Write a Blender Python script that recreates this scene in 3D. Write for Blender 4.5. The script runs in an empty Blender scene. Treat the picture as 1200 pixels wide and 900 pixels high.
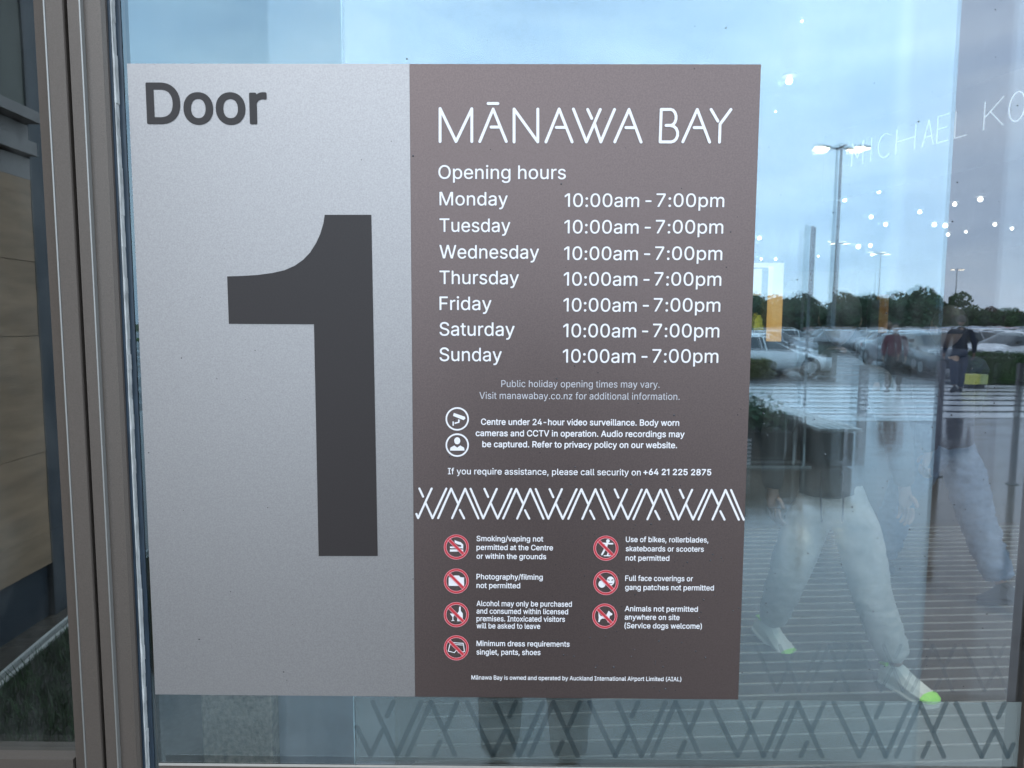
import bpy, bmesh, math, random, os
from mathutils import Vector, Matrix
random.seed(7)
S = bpy.context.scene
COL = S.collection
R = math.radians

# ------------------------------------------------------------------ camera
F = 780.0 / 1200.0
CAM = Vector((0.0, -0.90, 1.60))
YAW, PITCH, ROLL = R(-0.4537), R(5.066), R(0.2513)
_f = Vector((math.sin(YAW) * math.cos(PITCH), math.cos(YAW) * math.cos(PITCH), -math.sin(PITCH)))
_r0 = Vector((math.cos(YAW), -math.sin(YAW), 0))
_u0 = _r0.cross(_f)
RGT = _r0 * math.cos(ROLL) + _u0 * math.sin(ROLL)
UPV = -_r0 * math.sin(ROLL) + _u0 * math.cos(ROLL)
FWD = _f
cd = bpy.data.cameras.new('camera')
cam = bpy.data.objects.new('camera', cd)
COL.objects.link(cam)
cam.matrix_world = Matrix(((RGT.x, UPV.x, -FWD.x, CAM.x), (RGT.y, UPV.y, -FWD.y, CAM.y), (RGT.z, UPV.z, -FWD.z, CAM.z), (0, 0, 0, 1)))
cd.sensor_width = 36.0
cd.lens = 36.0 * F
cd.clip_start = 0.01
cd.clip_end = 3000
cd.dof.use_dof = True
cd.dof.focus_distance = 0.90
cd.dof.aperture_fstop = 13.0
S.camera = cam
S.render.resolution_x, S.render.resolution_y = 1024, 768

# ------------------------------------------------------------------ view, world, sun
S.render.engine = 'CYCLES'
S.view_settings.view_transform = 'Standard'
S.view_settings.look = 'None'
S.view_settings.gamma = 1.0
S.view_settings.exposure = EXPO = 0.47
S.cycles.use_denoising = True
S.cycles.max_bounces = 10
S.cycles.transparent_max_bounces = 24
S.cycles.caustics_reflective = False
S.cycles.caustics_refractive = False
S.cycles.sample_clamp_indirect = 6

SUN_EL, SUN_AZ = 52.0, 205.0
w = bpy.data.worlds.new('World')
S.world = w
w.use_nodes = True
nt = w.node_tree
nt.nodes.clear()
def N(t, tree=None, **kw):
    n = (tree or nt).nodes.new(t)
    for k, v in kw.items():
        setattr(n, k, v)
    return n
def L(a, b, tree=None):
    (tree or nt).links.new(a, b)
out = N('ShaderNodeOutputWorld'); bg = N('ShaderNodeBackground')
sky = N('ShaderNodeTexSky'); sky.sky_type = 'NISHITA'; sky.sun_disc = False
sky.sun_elevation = R(SUN_EL); sky.sun_rotation = R(SUN_AZ); sky.altitude = 10; sky.air_density = 1.0; sky.dust_density = 0.6; sky.ozone_density = 2.0
tc = N('ShaderNodeTexCoord')
mp = N('ShaderNodeMapping'); mp.inputs['Scale'].default_value = (2.2, 2.2, 8.5); mp.inputs['Location'].default_value = (0.4, 1.7, 0.3)
L(tc.outputs['Generated'], mp.inputs['Vector'])
nz = N('ShaderNodeTexNoise'); nz.inputs['Scale'].default_value = 1.15; nz.inputs['Detail'].default_value = 7; nz.inputs['Roughness'].default_value = 0.55; nz.inputs['Distortion'].default_value = 0.5
L(mp.outputs[0], nz.inputs['Vector'])
cr = N('ShaderNodeValToRGB')
cr.color_ramp.elements[0].position = 0.38; cr.color_ramp.elements[0].color = (10.2, 13.0, 16.2, 1)
cr.color_ramp.elements[1].position = 0.64; cr.color_ramp.elements[1].color = (13.8, 16.2, 18.4, 1)
e = cr.color_ramp.elements.new(0.50); e.color = (11.8, 14.6, 17.4, 1)
L(nz.outputs['Fac'], cr.inputs[0])
mp2 = N('ShaderNodeMapping'); mp2.inputs['Scale'].default_value = (1.3, 1.3, 4.0); mp2.inputs['Location'].default_value = (3.1, 0.2, 1.0)
L(tc.outputs['Generated'], mp2.inputs['Vector'])
nz2 = N('ShaderNodeTexNoise'); nz2.inputs['Scale'].default_value = 1.4; nz2.inputs['Detail'].default_value = 5
L(mp2.outputs[0], nz2.inputs['Vector'])
cr2 = N('ShaderNodeMapRange'); cr2.inputs['From Min'].default_value = 0.35; cr2.inputs['From Max'].default_value = 0.62; cr2.inputs['To Min'].default_value = 0.78; cr2.inputs['To Max'].default_value = 1.0
L(nz2.outputs['Fac'], cr2.inputs['Value'])
mx = N('ShaderNodeMix', data_type='RGBA'); 
L(cr2.outputs[0], mx.inputs['Factor']); L(sky.outputs[0], mx.inputs['A']); L(cr.outputs[0], mx.inputs['B'])
L(mx.outputs['Result'], bg.inputs['Color']); bg.inputs['Strength'].default_value = 0.13
L(bg.outputs[0], out.inputs[0])

sd = bpy.data.lights.new('sun', 'SUN'); sd.energy = 0.6; sd.angle = R(50); sd.color = (1.0, 0.95, 0.88)
so = bpy.data.objects.new('sun', sd); COL.objects.link(so)
# sun direction (towards sun) matching the sky texture
sdir = Vector((math.sin(R(SUN_AZ)) * math.cos(R(SUN_EL)), math.cos(R(SUN_AZ)) * math.cos(R(SUN_EL)), math.sin(R(SUN_EL))))
so.rotation_euler = (-sdir).to_track_quat('-Z', 'Y').to_euler()

# ------------------------------------------------------------------ placement helpers
def ray(px, py):
    return (FWD * 1.0 + RGT * ((px - 600) / 780.0) - UPV * ((py - 450) / 780.0))
def on_y(px, py, y):
    d = ray(px, py); t = (y - CAM.y) / d.y
    return CAM + d * t
def on_z(px, py, z):
    d = ray(px, py); t = (z - CAM.z) / d.z
    return CAM + d * t
def outside(px, py, z=0.0):            # a place outdoors, met by way of its mirror image in the glass
    p = on_z(px, py, z); return Vector((p.x, -p.y, z))

# ------------------------------------------------------------------ materials
def M(name, col, rough=0.6, metal=0.0, spec=0.5, noise=0.0, nscale=20.0, bump=0.0, bscale=80.0, emit=None, estr=0.0, coat=0.0, stretch=None, rvar=0.0):
    m = bpy.data.materials.new(name); m.use_nodes = True
    t = m.node_tree; b = t.nodes['Principled BSDF']
    b.inputs['Base Color'].default_value = (*col, 1); b.inputs['Roughness'].default_value = rough
    b.inputs['Metallic'].default_value = metal; b.inputs['Specular IOR Level'].default_value = spec
    b.inputs['Coat Weight'].default_value = coat
    if emit:
        b.inputs['Emission Color'].default_value = (*emit, 1); b.inputs['Emission Strength'].default_value = estr
    if noise or bump or rvar:
        g = N('ShaderNodeNewGeometry', t); mpp = N('ShaderNodeMapping', t)
        if stretch: mpp.inputs['Scale'].default_value = stretch
        L(g.outputs['Position'], mpp.inputs[0], t)
    if noise:
        n = N('ShaderNodeTexNoise', t); n.inputs['Scale'].default_value = nscale; n.inputs['Detail'].default_value = 6
        L(mpp.outputs[0], n.inputs['Vector'], t)
        r = N('ShaderNodeMapRange', t); r.inputs['From Min'].default_value = 0.3; r.inputs['From Max'].default_value = 0.7
        r.inputs['To Min'].default_value = 1 - noise; r.inputs['To Max'].default_value = 1 + noise
        L(n.outputs['Fac'], r.inputs['Value'], t)
        v = N('ShaderNodeVectorMath', t, operation='SCALE'); v.inputs[0].default_value = col
        L(r.outputs[0], v.inputs['Scale'], t); L(v.outputs[0], b.inputs['Base Color'], t)
    if rvar:
        n = N('ShaderNodeTexNoise', t); n.inputs['Scale'].default_value = nscale * 0.6; n.inputs['Detail'].default_value = 4
        L(mpp.outputs[0], n.inputs['Vector'], t)
        r = N('ShaderNodeMapRange', t); r.inputs['From Min'].default_value = 0.35; r.inputs['From Max'].default_value = 0.65
        r.inputs['To Min'].default_value = max(0.03, rough - rvar); r.inputs['To Max'].default_value = rough + rvar
        L(n.outputs['Fac'], r.inputs['Value'], t); L(r.outputs[0], b.inputs['Roughness'], t)
    if bump:
        n = N('ShaderNodeTexNoise', t); n.inputs['Scale'].default_value = bscale; n.inputs['Detail'].default_value = 4
        L(mpp.outputs[0], n.inputs['Vector'], t)
        bp = N('ShaderNodeBump', t); bp.inputs['Strength'].default_value = bump; bp.inputs['Distance'].default_value = 0.01
        L(n.outputs['Fac'], bp.inputs['Height'], t); L(bp.outputs[0], b.inputs['Normal'], t)
    return m

def glass_mat(name, refl, tint_t, tint_r, wav=0.0, smear=0.035):
    m = bpy.data.materials.new(name); m.use_nodes = True
    t = m.node_tree; t.nodes.clear()
    o = N('ShaderNodeOutputMaterial', t); mix = N('ShaderNodeMixShader', t)
    tr = N('ShaderNodeBsdfTransparent', t); gl = N('ShaderNodeBsdfGlossy', t)
    tr.inputs['Color'].default_value = (*tint_t, 1); gl.inputs['Color'].default_value = (*tint_r, 1); gl.inputs['Roughness'].default_value = 0.0
    lf = N('ShaderNodeLayerWeight', t); lw = N('ShaderNodeMath', t, operation='POWER'); lw.inputs[1].default_value = 4.5
    L(lf.outputs['Facing'], lw.inputs[0], t)
    mr = N('ShaderNodeMapRange', t)
    mr.inputs['To Min'].default_value = refl; mr.inputs['To Max'].default_value = 0.95
    L(lw.outputs[0], mr.inputs['Value'], t); L(mr.outputs[0], mix.inputs[0], t)
    L(tr.outputs[0], mix.inputs[1], t); L(gl.outputs[0], mix.inputs[2], t)
    df = N('ShaderNodeBsdfDiffuse', t); df.inputs['Color'].default_value = (0.8, 0.8, 0.78, 1); mx2 = N('ShaderNodeMixShader', t)
    g0 = N('ShaderNodeNewGeometry', t); mp0 = N('ShaderNodeMapping', t); mp0.inputs['Rotation'].default_value = (0, 0.5, 0); mp0.inputs['Scale'].default_value = (9, 1, 3)
    L(g0.outputs['Position'], mp0.inputs[0], t); n0 = N('ShaderNodeTexNoise', t); n0.inputs['Scale'].default_value = 2.2; n0.inputs['Detail'].default_value = 8; n0.inputs['Roughness'].default_value = 0.7
    L(mp0.outputs[0], n0.inputs['Vector'], t); r0 = N('ShaderNodeMapRange', t); r0.inputs['From Min'].default_value = 0.45; r0.inputs['From Max'].default_value = 0.8; r0.inputs['To Min'].default_value = 0.0; r0.inputs['To Max'].default_value = smear
    L(n0.outputs['Fac'], r0.inputs['Value'], t); L(r0.outputs[0], mx2.inputs[0], t); L(mix.outputs[0], mx2.inputs[1], t); L(df.outputs[0], mx2.inputs[2], t); L(mx2.outputs[0], o.inputs['Surface'], t)
    if wav:
        g = N('ShaderNodeNewGeometry', t); n = N('ShaderNodeTexNoise', t); n.inputs['Scale'].default_value = 5.0; n.inputs['Detail'].default_value = 1
        L(g.outputs['Position'], n.inputs['Vector'], t)
        bp = N('ShaderNodeBump', t); bp.inputs['Strength'].default_value = wav; bp.inputs['Distance'].default_value = 0.01
        L(n.outputs['Fac'], bp.inputs['Height'], t); L(bp.outputs[0], gl.inputs['Normal'], t)
    return m

def film_mat(name, col, opac):
    m = bpy.data.materials.new(name); m.use_nodes = True
    t = m.node_tree; t.nodes.clear()
    o = N('ShaderNodeOutputMaterial', t); mix = N('ShaderNodeMixShader', t); mix.inputs[0].default_value = opac
    tr = N('ShaderNodeBsdfTransparent', t); pb = N('ShaderNodeBsdfPrincipled', t)
    pb.inputs['Base Color'].default_value = (*col, 1); pb.inputs['Roughness'].default_value = 0.6
    L(tr.outputs[0], mix.inputs[1], t); L(pb.outputs[0], mix.inputs[2], t); L(mix.outputs[0], o.inputs['Surface'], t)
    return m

G_A = glass_mat('door_glass', 0.13, (0.965, 0.985, 0.985), (0.63, 0.84, 0.95), 0.006)
G_B = glass_mat('rear_door_glass', 0.105, (0.955, 0.98, 0.985), (0.92, 0.92, 1.0), 0.006)
G_C = glass_mat('inner_glass', 0.045, (0.96, 0.98, 0.98), (0.9, 0.95, 1.0), 0.004)
G_L = glass_mat('side_glass', 0.26, (0.62, 0.66, 0.66), (0.92, 0.96, 0.95), 0.01)
FRAME = M('bronze_aluminium', (0.120, 0.095, 0.079), 0.42, 0.3, noise=0.16, nscale=900, bump=0.12, bscale=1500)
BEVEL_HI = M('bronze_bevel_highlight', (0.36, 0.35, 0.33), 0.35, 0.6)  # lighter copy of the bronze, paints the highlight along the frame bevels
GAP_SHADE = M('black_gap_shade', (0.010, 0.010, 0.012), 0.7)  # black tone for the shade in the frame gap
NAVY = M('dark_gasket', (0.018, 0.030, 0.045), 0.35, noise=0.5, nscale=60, stretch=(12, 1, 0.5))
SEAL = M('clear_seal', (0.50, 0.49, 0.47), 0.6, noise=0.35, nscale=160, stretch=(2, 1, 0.25))
SILVER = M('silver_vinyl', (0.385, 0.357, 0.348), 0.48, 0.75, noise=0.10, nscale=480, bump=0.05, bscale=900)
BROWN = M('brown_vinyl', (0.158, 0.116, 0.107), 0.42, 0.8, spec=0.6, noise=0.10, nscale=500, bump=0.03, bscale=700)
CHAR = M('charcoal_print', (0.037, 0.030, 0.029), 0.45, spec=0.28, noise=0.08, nscale=500)
WHITE = M('white_print', (0.84, 0.79, 0.79), 0.4)
GREYW = M('light_grey_print', (0.56, 0.53, 0.55), 0.4)
RED = M('red_print', (0.60, 0.045, 0.055), 0.4)
PINK = M('pale_red_print', (0.78, 0.30, 0.33), 0.4)
FROST = film_mat('frosted_film', (0.33, 0.375, 0.365), 0.32)
FROSTD = film_mat('frosted_film_dark_strokes', (0.06, 0.09, 0.10), 0.52)
FROST2 = film_mat('inner_film_strokes', (0.05, 0.07, 0.08), 0.30)

# ------------------------------------------------------------------ object helpers
def ordw(n):
    a = 'zeroth first second third fourth fifth sixth seventh eighth ninth tenth eleventh twelfth thirteenth fourteenth fifteenth sixteenth seventeenth eighteenth nineteenth'.split()
    if n < 20: return a[n]
    t = {2: 'twent', 3: 'thirt', 4: 'fort'}[n // 10]
    return t + 'ieth' if n % 10 == 0 else t + 'y-' + a[n % 10]
def tag(o, label=None, cat=None, group=None, kind=None):
    if label: o['label'] = label
    if cat: o['category'] = cat
    if group: o['group'] = group
    if kind: o['kind'] = kind
    return o
def empty(name, loc=(0, 0, 0), rz=0.0, label=None, cat=None, group=None):
    o = bpy.data.objects.new(name, None); COL.objects.link(o); o.location = loc; o.rotation_euler = (0, 0, rz); o.empty_display_size = 0.1
    return tag(o, label, cat, group)
def link(name, me, mats, parent=None):
    o = bpy.data.objects.new(name, me); COL.objects.link(o)
    if not isinstance(mats, (list, tuple)): mats = [mats]
    if not me.materials:
        for m in mats: me.materials.append(m)
    if parent: o.parent = parent
    return o
class MB:
    def __init__(s): s.v = []; s.f = []; s.mi = []; s.sm = []
    def face(s, pts, mi=0, smooth=False):
        b = len(s.v); s.v += [tuple(p) for p in pts]; s.f.append(tuple(range(b, b + len(pts)))); s.mi.append(mi); s.sm.append(smooth)
    def box(s, x0, x1, y0, y1, z0, z1, mi=0, ch=0.0):
        if ch <= 0:
            b = len(s.v)
            s.v += [(x, y, z) for z in (z0, z1) for y in (y0, y1) for x in (x0, x1)]
            for q in ((0, 2, 3, 1), (4, 5, 7, 6), (0, 1, 5, 4), (2, 6, 7, 3), (0, 4, 6, 2), (1, 3, 7, 5)):
                s.f.append(tuple(b + i for i in q)); s.mi.append(mi); s.sm.append(False)
        else:                           # vertical chamfered bar
            pr = [(x0 + ch, y0), (x1 - ch, y0), (x1, y0 + ch), (x1, y1 - ch), (x1 - ch, y1), (x0 + ch, y1), (x0, y1 - ch), (x0, y0 + ch)]
            s.prism(pr, z0, z1, mi)
        return s
    def prism(s, pr, z0, z1, mi=0):
        b = len(s.v); n = len(pr)
        s.v += [(x, y, z0) for x, y in pr] + [(x, y, z1) for x, y in pr]
        for i in range(n):
            j = (i + 1) % n
            s.f.append((b + i, b + j, b + n + j, b + n + i)); s.mi.append(mi); s.sm.append(False)
        s.f.append(tuple(b + i for i in reversed(range(n)))); s.f.append(tuple(b + n + i for i in range(n))); s.mi += [mi, mi]; s.sm += [False, False]
        return s
    def tube(s, pts, r, n=10, mi=0, caps=True):
        pts = [Vector(p) for p in pts]
        if not isinstance(r, (list, tuple)): r = [r] * len(pts)
        rings = []
        for i, p in enumerate(pts):
            d = (pts[min(i + 1, len(pts) - 1)] - pts[max(i - 1, 0)]).normalized()
            a = d.cross(Vector((0, 0, 1)));
            if a.length < 0.05: a = d.cross(Vector((0, 1, 0)))
            a.normalize(); c = d.cross(a)
            b = len(s.v); s.v += [tuple(p + (a * math.cos(6.28318 * k / n) + c * math.sin(6.28318 * k / n)) * r[i]) for k in range(n)]
            rings.append(b)
        for q in range(len(rings) - 1):
            for k in range(n):
                s.f.append((rings[q] + k, rings[q] + (k + 1) % n, rings[q + 1] + (k + 1) % n, rings[q + 1] + k)); s.mi.append(mi); s.sm.append(True)
        if caps:
            s.f.append(tuple(rings[0] + k for k in range(n))); s.f.append(tuple(rings[-1] + k for k in reversed(range(n)))); s.mi += [mi, mi]; s.sm += [False, False]
        return s
    def ell(s, c, rad, nu=16, nv=10, mi=0, fn=None):
        b = len(s.v)
        for j in range(nv + 1):
            th = math.pi * j / nv
            for i in range(nu):
                ph = 2 * math.pi * i / nu
                p = Vector((math.sin(th) * math.cos(ph), math.sin(th) * math.sin(ph), math.cos(th)))
                if fn: p = fn(p)
                s.v.append((c[0] + p.x * rad[0], c[1] + p.y * rad[1], c[2] + p.z * rad[2]))
        for j in range(nv):
            for i in range(nu):
                k = (i + 1) % nu
                s.f.append((b + j * nu + i, b + (j + 1) * nu + i, b + (j + 1) * nu + k, b + j * nu + k)); s.mi.append(mi); s.sm.append(True)
        return s
    def mesh(s, name):
        me = bpy.data.meshes.new(name); me.from_pydata(s.v, [], s.f)
        me.polygons.foreach_set('material_index', s.mi); me.polygons.foreach_set('use_smooth', s.sm); me.update()
        return me
    def build(s, name, mats, parent=None): return link(name, s.mesh(name), mats, parent)

# ------------------------------------------------------------------ the setting
WETC = M('wet_concrete_paving', (0.085, 0.070, 0.056), 0.10, spec=0.65, noise=0.3, nscale=1.6, bump=0.22, bscale=3.0, stretch=(1, 3, 1), rvar=0.09)
ASPH = M('wet_asphalt', (0.060, 0.062, 0.065), 0.26, spec=0.6, noise=0.2, nscale=0.8, bump=0.3, bscale=3, rvar=0.14)
GRASSG = M('grass_ground', (0.06, 0.11, 0.035), 0.9, noise=0.3, nscale=0.6)
CARPET = M('interior_carpet', (0.07, 0.066, 0.06), 0.8, noise=0.25, nscale=45, bump=0.3, bscale=300)
MATB = M('entrance_mat_pile', (0.080, 0.066, 0.052), 0.85, noise=0.3, nscale=200)
ALU = M('aluminium_strip', (0.72, 0.66, 0.60), 0.35, 0.6)
PAINTW = M('white_road_paint', (0.72, 0.74, 0.74), 0.22, spec=0.6, noise=0.12, nscale=2.0, bump=0.2, bscale=3)
CEILM = M('dark_ceiling', (0.020, 0.022, 0.025), 0.9)
WALLD = M('dark_interior_wall', (0.028, 0.030, 0.034), 0.8)

def sheet(name, x0, x1, y0, y1, z, mat):
    mb = MB(); mb.face([(x0, y0, z), (x1, y0, z), (x1, y1, z), (x0, y1, z)])
    o = mb.build(name, mat); o['kind'] = 'structure'; return o
sheet('ground', -900, 900, -900, 900, -0.004, GRASSG)
sheet('car_park_asphalt', -120, 160, -120, -0.02, 0.0, ASPH)
pv = sheet('plaza_paving', -14, 16, -11.2, -0.03, 0.004, WETC)
sheet('interior_floor', -3.6, 15, 0.0, 29, 0.004, CARPET)
cei = MB().box(-3.6, 15, -0.1, 29, 4.02, 4.3).build('ceiling', CEILM); cei['kind'] = 'structure'
for nm, b in (('interior_back_wall', (-3.6, 15, 28.8, 29, 0.01, 4.02)), ('interior_left_wall', (-3.8, -3.6, 0.1, 29, 0.0, 4.02)), ('interior_right_wall', (15, 15.2, 0.1, 29, 0.0, 4.02))):
    o = MB().box(*b).build(nm, WALLD); o['kind'] = 'structure'

# zebra crossing, bars parallel to the glass front
zc = empty('zebra_crossing', (0, -11, 0), 0, 'white striped pedestrian crossing on the wet road, reflected right of the sign', 'crossing')
n_bar = 7
for i in range(n_bar):
    y = -10.35 - i * 0.93
    mb = MB(); mb.face([(1.2, y - 0.66 + 11, 0.009), (14.5, y - 0.66 + 11, 0.009), (14.5, y + 11, 0.009), (1.2, y + 11, 0.009)])
    mb.build('crossing_bar', PAINTW, zc)
kb = MB().box(14.7, 40, -17.6, -17.4, 0, 0.12).box(14.7, 14.9, -17.4, -10.9, 0, 0.12).build('kerb', M('kerb_concrete', (0.35, 0.35, 0.33), 0.6, noise=0.1, nscale=5)); kb['kind'] = 'structure'
# far verge beyond the first parking rows
vg = MB(); vg.box(-60, 150, -66, -58, 0.0, 0.12); o = vg.build('grass_verge', M('lush_grass', (0.07, 0.15, 0.03), 0.9, noise=0.25, nscale=1.5)); o['kind'] = 'structure'

# ------------------------------------------------------------------ shop front: frames and glass
def pane(name, x0, x1, y0, y1, z0, z1, mat, parent):
    return MB().box(x0, x1, y0, y1, z0, z1).build(name, mat, parent)
ZT = 2.46
def sX(px, y=0.0, py=450): return on_y(px, py, y).x

# measured verticals (photo x at mid height)
xs_gap0, xs_gap1 = sX(100.5, -0.02), sX(105.0, -0.02)
xL0 = sX(60, -0.02)
# fixed side panel, left
sl = empty('side_panel', (-1.4, 0, 0), 0, 'fixed dark-tinted glass side panel with bronze frame, left of the door', 'window')
sl_in = sl.location
def loc(mb, par): # shift mesh into parent's space
    p = par.location; mb.v = [(x - p.x, y - p.y, z - p.z) for x, y, z in mb.v]; return mb
loc(MB().box(-3.55, xL0 + 0.004, 0.002, 0.010, 0.06, ZT), sl).build('glass_pane', G_L, sl)
zr = on_y(40, 891, -0.02).z
b1 = sX(76, -0.026)
fr = MB()
fr.prism([(xL0, 0.0), (xL0 + 0.002, -0.016), (b1, -0.020), (b1 + 0.0015, -0.026), (xs_gap0 - 0.001, -0.026), (xs_gap0, -0.024), (xs_gap0, 0.05), (xL0, 0.05)], 0.0, ZT)
loc(fr, sl).build('mullion', FRAME, sl)
loc(MB().box(b1 - 0.0008, b1 + 0.0012, -0.0268, -0.0205, 0.0, ZT), sl).build('frame_highlight', BEVEL_HI, sl)  # pale strip painting the glint on the mullion bevel
loc(MB().box(-3.55, xL0 - 0.001, -0.018, 0.03, zr - 0.09, zr), sl).build('bottom_rail', FRAME, sl)
loc(MB().box(-3.55, xL0 - 0.001, -0.018, 0.03, ZT, ZT + 0.08), sl).build('top_rail', FRAME, sl)
loc(MB().box(-3.6, -3.55, -0.018, 0.05, 0.0, ZT), sl).build('jamb', FRAME, sl)
# black strip painted in for the shade inside the frame gap
gp = MB().box(xs_gap0, xs_gap1, -0.004, 0.03, 0.0, ZT).build('shadow_gap_strip', GAP_SHADE)
tag(gp, 'thin black strip standing for the shaded gap between the two bronze frame uprights', 'gap')

# leaf A (carries the signs)
A = empty('door_leaf', (0, 0, 0), 0, 'front glass door leaf with bronze stile that carries the door signs', 'door')
xA1 = sX(1104, 0.0, 381)
x_st1 = sX(141, -0.02); x_sl1 = sX(150.5, -0.006); x_nv1 = sX(167, 0)
b2 = sX(115, -0.028)
MB().prism([(xs_gap1, -0.024), (xs_gap1 + 0.001, -0.027), (b2, -0.027), (b2 + 0.0015, -0.021), (x_st1 - 0.003, -0.019), (x_st1, -0.014), (x_st1, 0.03), (xs_gap1, 0.03)], 0.0, ZT).build('stile', FRAME, A)
MB().box(b2 - 0.0004, b2 + 0.0014, -0.0278, -0.0215, 0.0, ZT).build('stile_highlight', BEVEL_HI, A)  # bevel highlight of the stile, put in as a pale strip
MB().box(x_st1, x_st1 + 0.0032, -0.010, 0.02, 0.0, ZT).build('glazing_bead', NAVY, A)
xa, xb = x_st1 + 0.0045, x_sl1 - 0.0004
mb = MB()
for i in range(120):                     # uneven clear silicone seal
    z0, z1 = ZT * i / 120, ZT * (i + 1) / 120
    mb.box(xa + random.uniform(0, 0.0012), xb + random.uniform(-0.0012, 0.0006), -0.0085, -0.0002, z0, z1)
mb.build('silicone_seal', SEAL, A)
MB().box(xb + 0.0008, sX(161.5, 0), -0.0012, -0.0003, 0.0, ZT).build('gasket', NAVY, A)
MB().box(x_st1, xA1, 0.0, 0.008, 0.05, ZT).build('glass_pane', G_A, A)
zA = on_y(600, 897.6, 0.0).z
MB().box(x_nv1, xA1, -0.0015, -0.0002, zA - 0.07, zA).build('middle_rail', FRAME, A)
MB().box(x_nv1, xA1, -0.0022, -0.0015, zA - 0.003, zA + 0.0004).build('rail_edge', ALU, A)
MB().box(x_st1, xA1, -0.012, 0.03, ZT, ZT + 0.07).build('top_rail', FRAME, A)

# leaf B just behind
yB = 0.075
B = empty('rear_door_leaf', (0.27, yB, 0), 0, 'second glass door leaf behind the first, with a frosted zigzag band', 'door')
xB0 = sX(408, yB, 381) ; xB1 = sX(1230, yB, 381)
B.rotation_euler = (R(0.10), 0, R(0.12))
zb1, zb0 = on_y(800, 818.5, yB).z, on_y(800, 893.5, yB).z
loc(MB().box(xB0, xB1, yB, yB + 0.008, 0.05, ZT), B).build('glass_pane', G_B, B)
loc(MB().box(xB0 - 0.0012, xB0, yB - 0.001, yB + 0.009, 0.05, ZT), B).build('glass_edge', M('polished_glass_edge', (0.45, 0.60, 0.66), 0.3, noise=0.4, nscale=30), B)
loc(MB().box(xB1, xB1 + 0.07, yB - 0.012, yB + 0.03, 0.0, ZT), B).build('stile', FRAME, B)
fb = loc(MB().box(xB0 + 0.003, xB1 - 0.0005, yB - 0.0016, yB - 0.0012, zb0, zb1), B); fb.build('frosted_band', FROST, B)

def stroke(mb, pts, wd, to3, yo, n=5, cnt=[0]):
    """flat round-ended strokes through pts; to3 maps (px,py)->Vector on the plane."""
    P = [to3(*p) for p in pts]
    for a, b in zip(P[:-1], P[1:]):
        cnt[0] += 1
        off = yo - (cnt[0] % 7) * 0.00002
        d = b - a; d.y = 0; 
        if d.length < 1e-7: continue
        d.normalize(); s = Vector((-d.z, 0, d.x)); ring = []
        for k in range(n + 1):
            an = math.pi * k / n
            ring.append(a + (s * math.cos(an) - d * math.sin(an)) * wd / 2)
        for k in range(n + 1):
            an = math.pi * k / n
            ring.append(b + (-s * math.cos(an) + d * math.sin(an)) * wd / 2)
        ring = [(p.x, off, p.z) for p in ring]
        # normal towards -y
        mb.face(ring)
def clipx(pts, lo, hi):
    out_ = []
    for a, b in zip(pts[:-1], pts[1:]):
        (x0, y0), (x1, y1) = a, b
        t0, t1 = 0.0, 1.0
        if x1 != x0:
            ta, tb = (lo - x0) / (x1 - x0), (hi - x0) / (x1 - x0)
            t0, t1 = max(t0, min(ta, tb)), min(t1, max(ta, tb))
        elif not (lo <= x0 <= hi): continue
        if t0 < t1: out_.append([(x0 + (x1 - x0) * t0, y0 + (y1 - y0) * t0), (x0 + (x1 - x0) * t1, y0 + (y1 - y0) * t1)])
    return out_
def band_units(k):
    """zigzag strokes of the frosted band, in photo px measured on leaf B"""
    o = 400 + k * 142.8
    q = lambda *pp: [(o + x / 4.0, 780 + y / 4.0) for x, y in pp]
    return [q((150, 165), (262, 415), (375, 165)), q((19, 165), (140, 415), (197, 297)), q((247, 165), (217, 232)),
            q((312, 415), (422, 165), (535, 415)), q((487, 297), (545, 165)), q((465, 350), (435, 415))]
mbd = MB()
for k in range(-1, 6):
    for pl in band_units(k):
        for sg in clipx(pl, 419, 1186): stroke(mbd, sg, 0.0074, lambda a, b: on_y(a, b + (a - 700) * 0.0035, yB), yB - 0.0021)
loc(mbd, B).build('zigzag_print', FROSTD, B)

# inner pane C
yC = 0.26
Cc = empty('inner_screen', (0.2, yC, 0), 0, 'inner glass screen behind both door leaves with faint zigzag print', 'window')
xC0 = sX(305, yC, 381)
loc(MB().box(xC0, 1.3, yC, yC + 0.006, 0.05, ZT), Cc).build('glass_pane', G_C, Cc)
mbc = MB()
SC = (yC + 0.9) / (yB + 0.9)
for k in range(-1, 8):
    for pl in band_units(k):
        for sg in pl and [pl]:
            pts = []
            for a, b in sg:
                p = on_y(a, b, yB); pts.append((p.x + 0.32, p.z))
            pts = [(x, z) for x, z in pts]
            if all(0.42 < x < 1.28 for x, z in pts): stroke(mbc, pts, 0.0066, lambda a, b: Vector((a, yC, b)), yC - 0.002)
loc(mbc, Cc).build('zigzag_print', FROST2, Cc)

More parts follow.
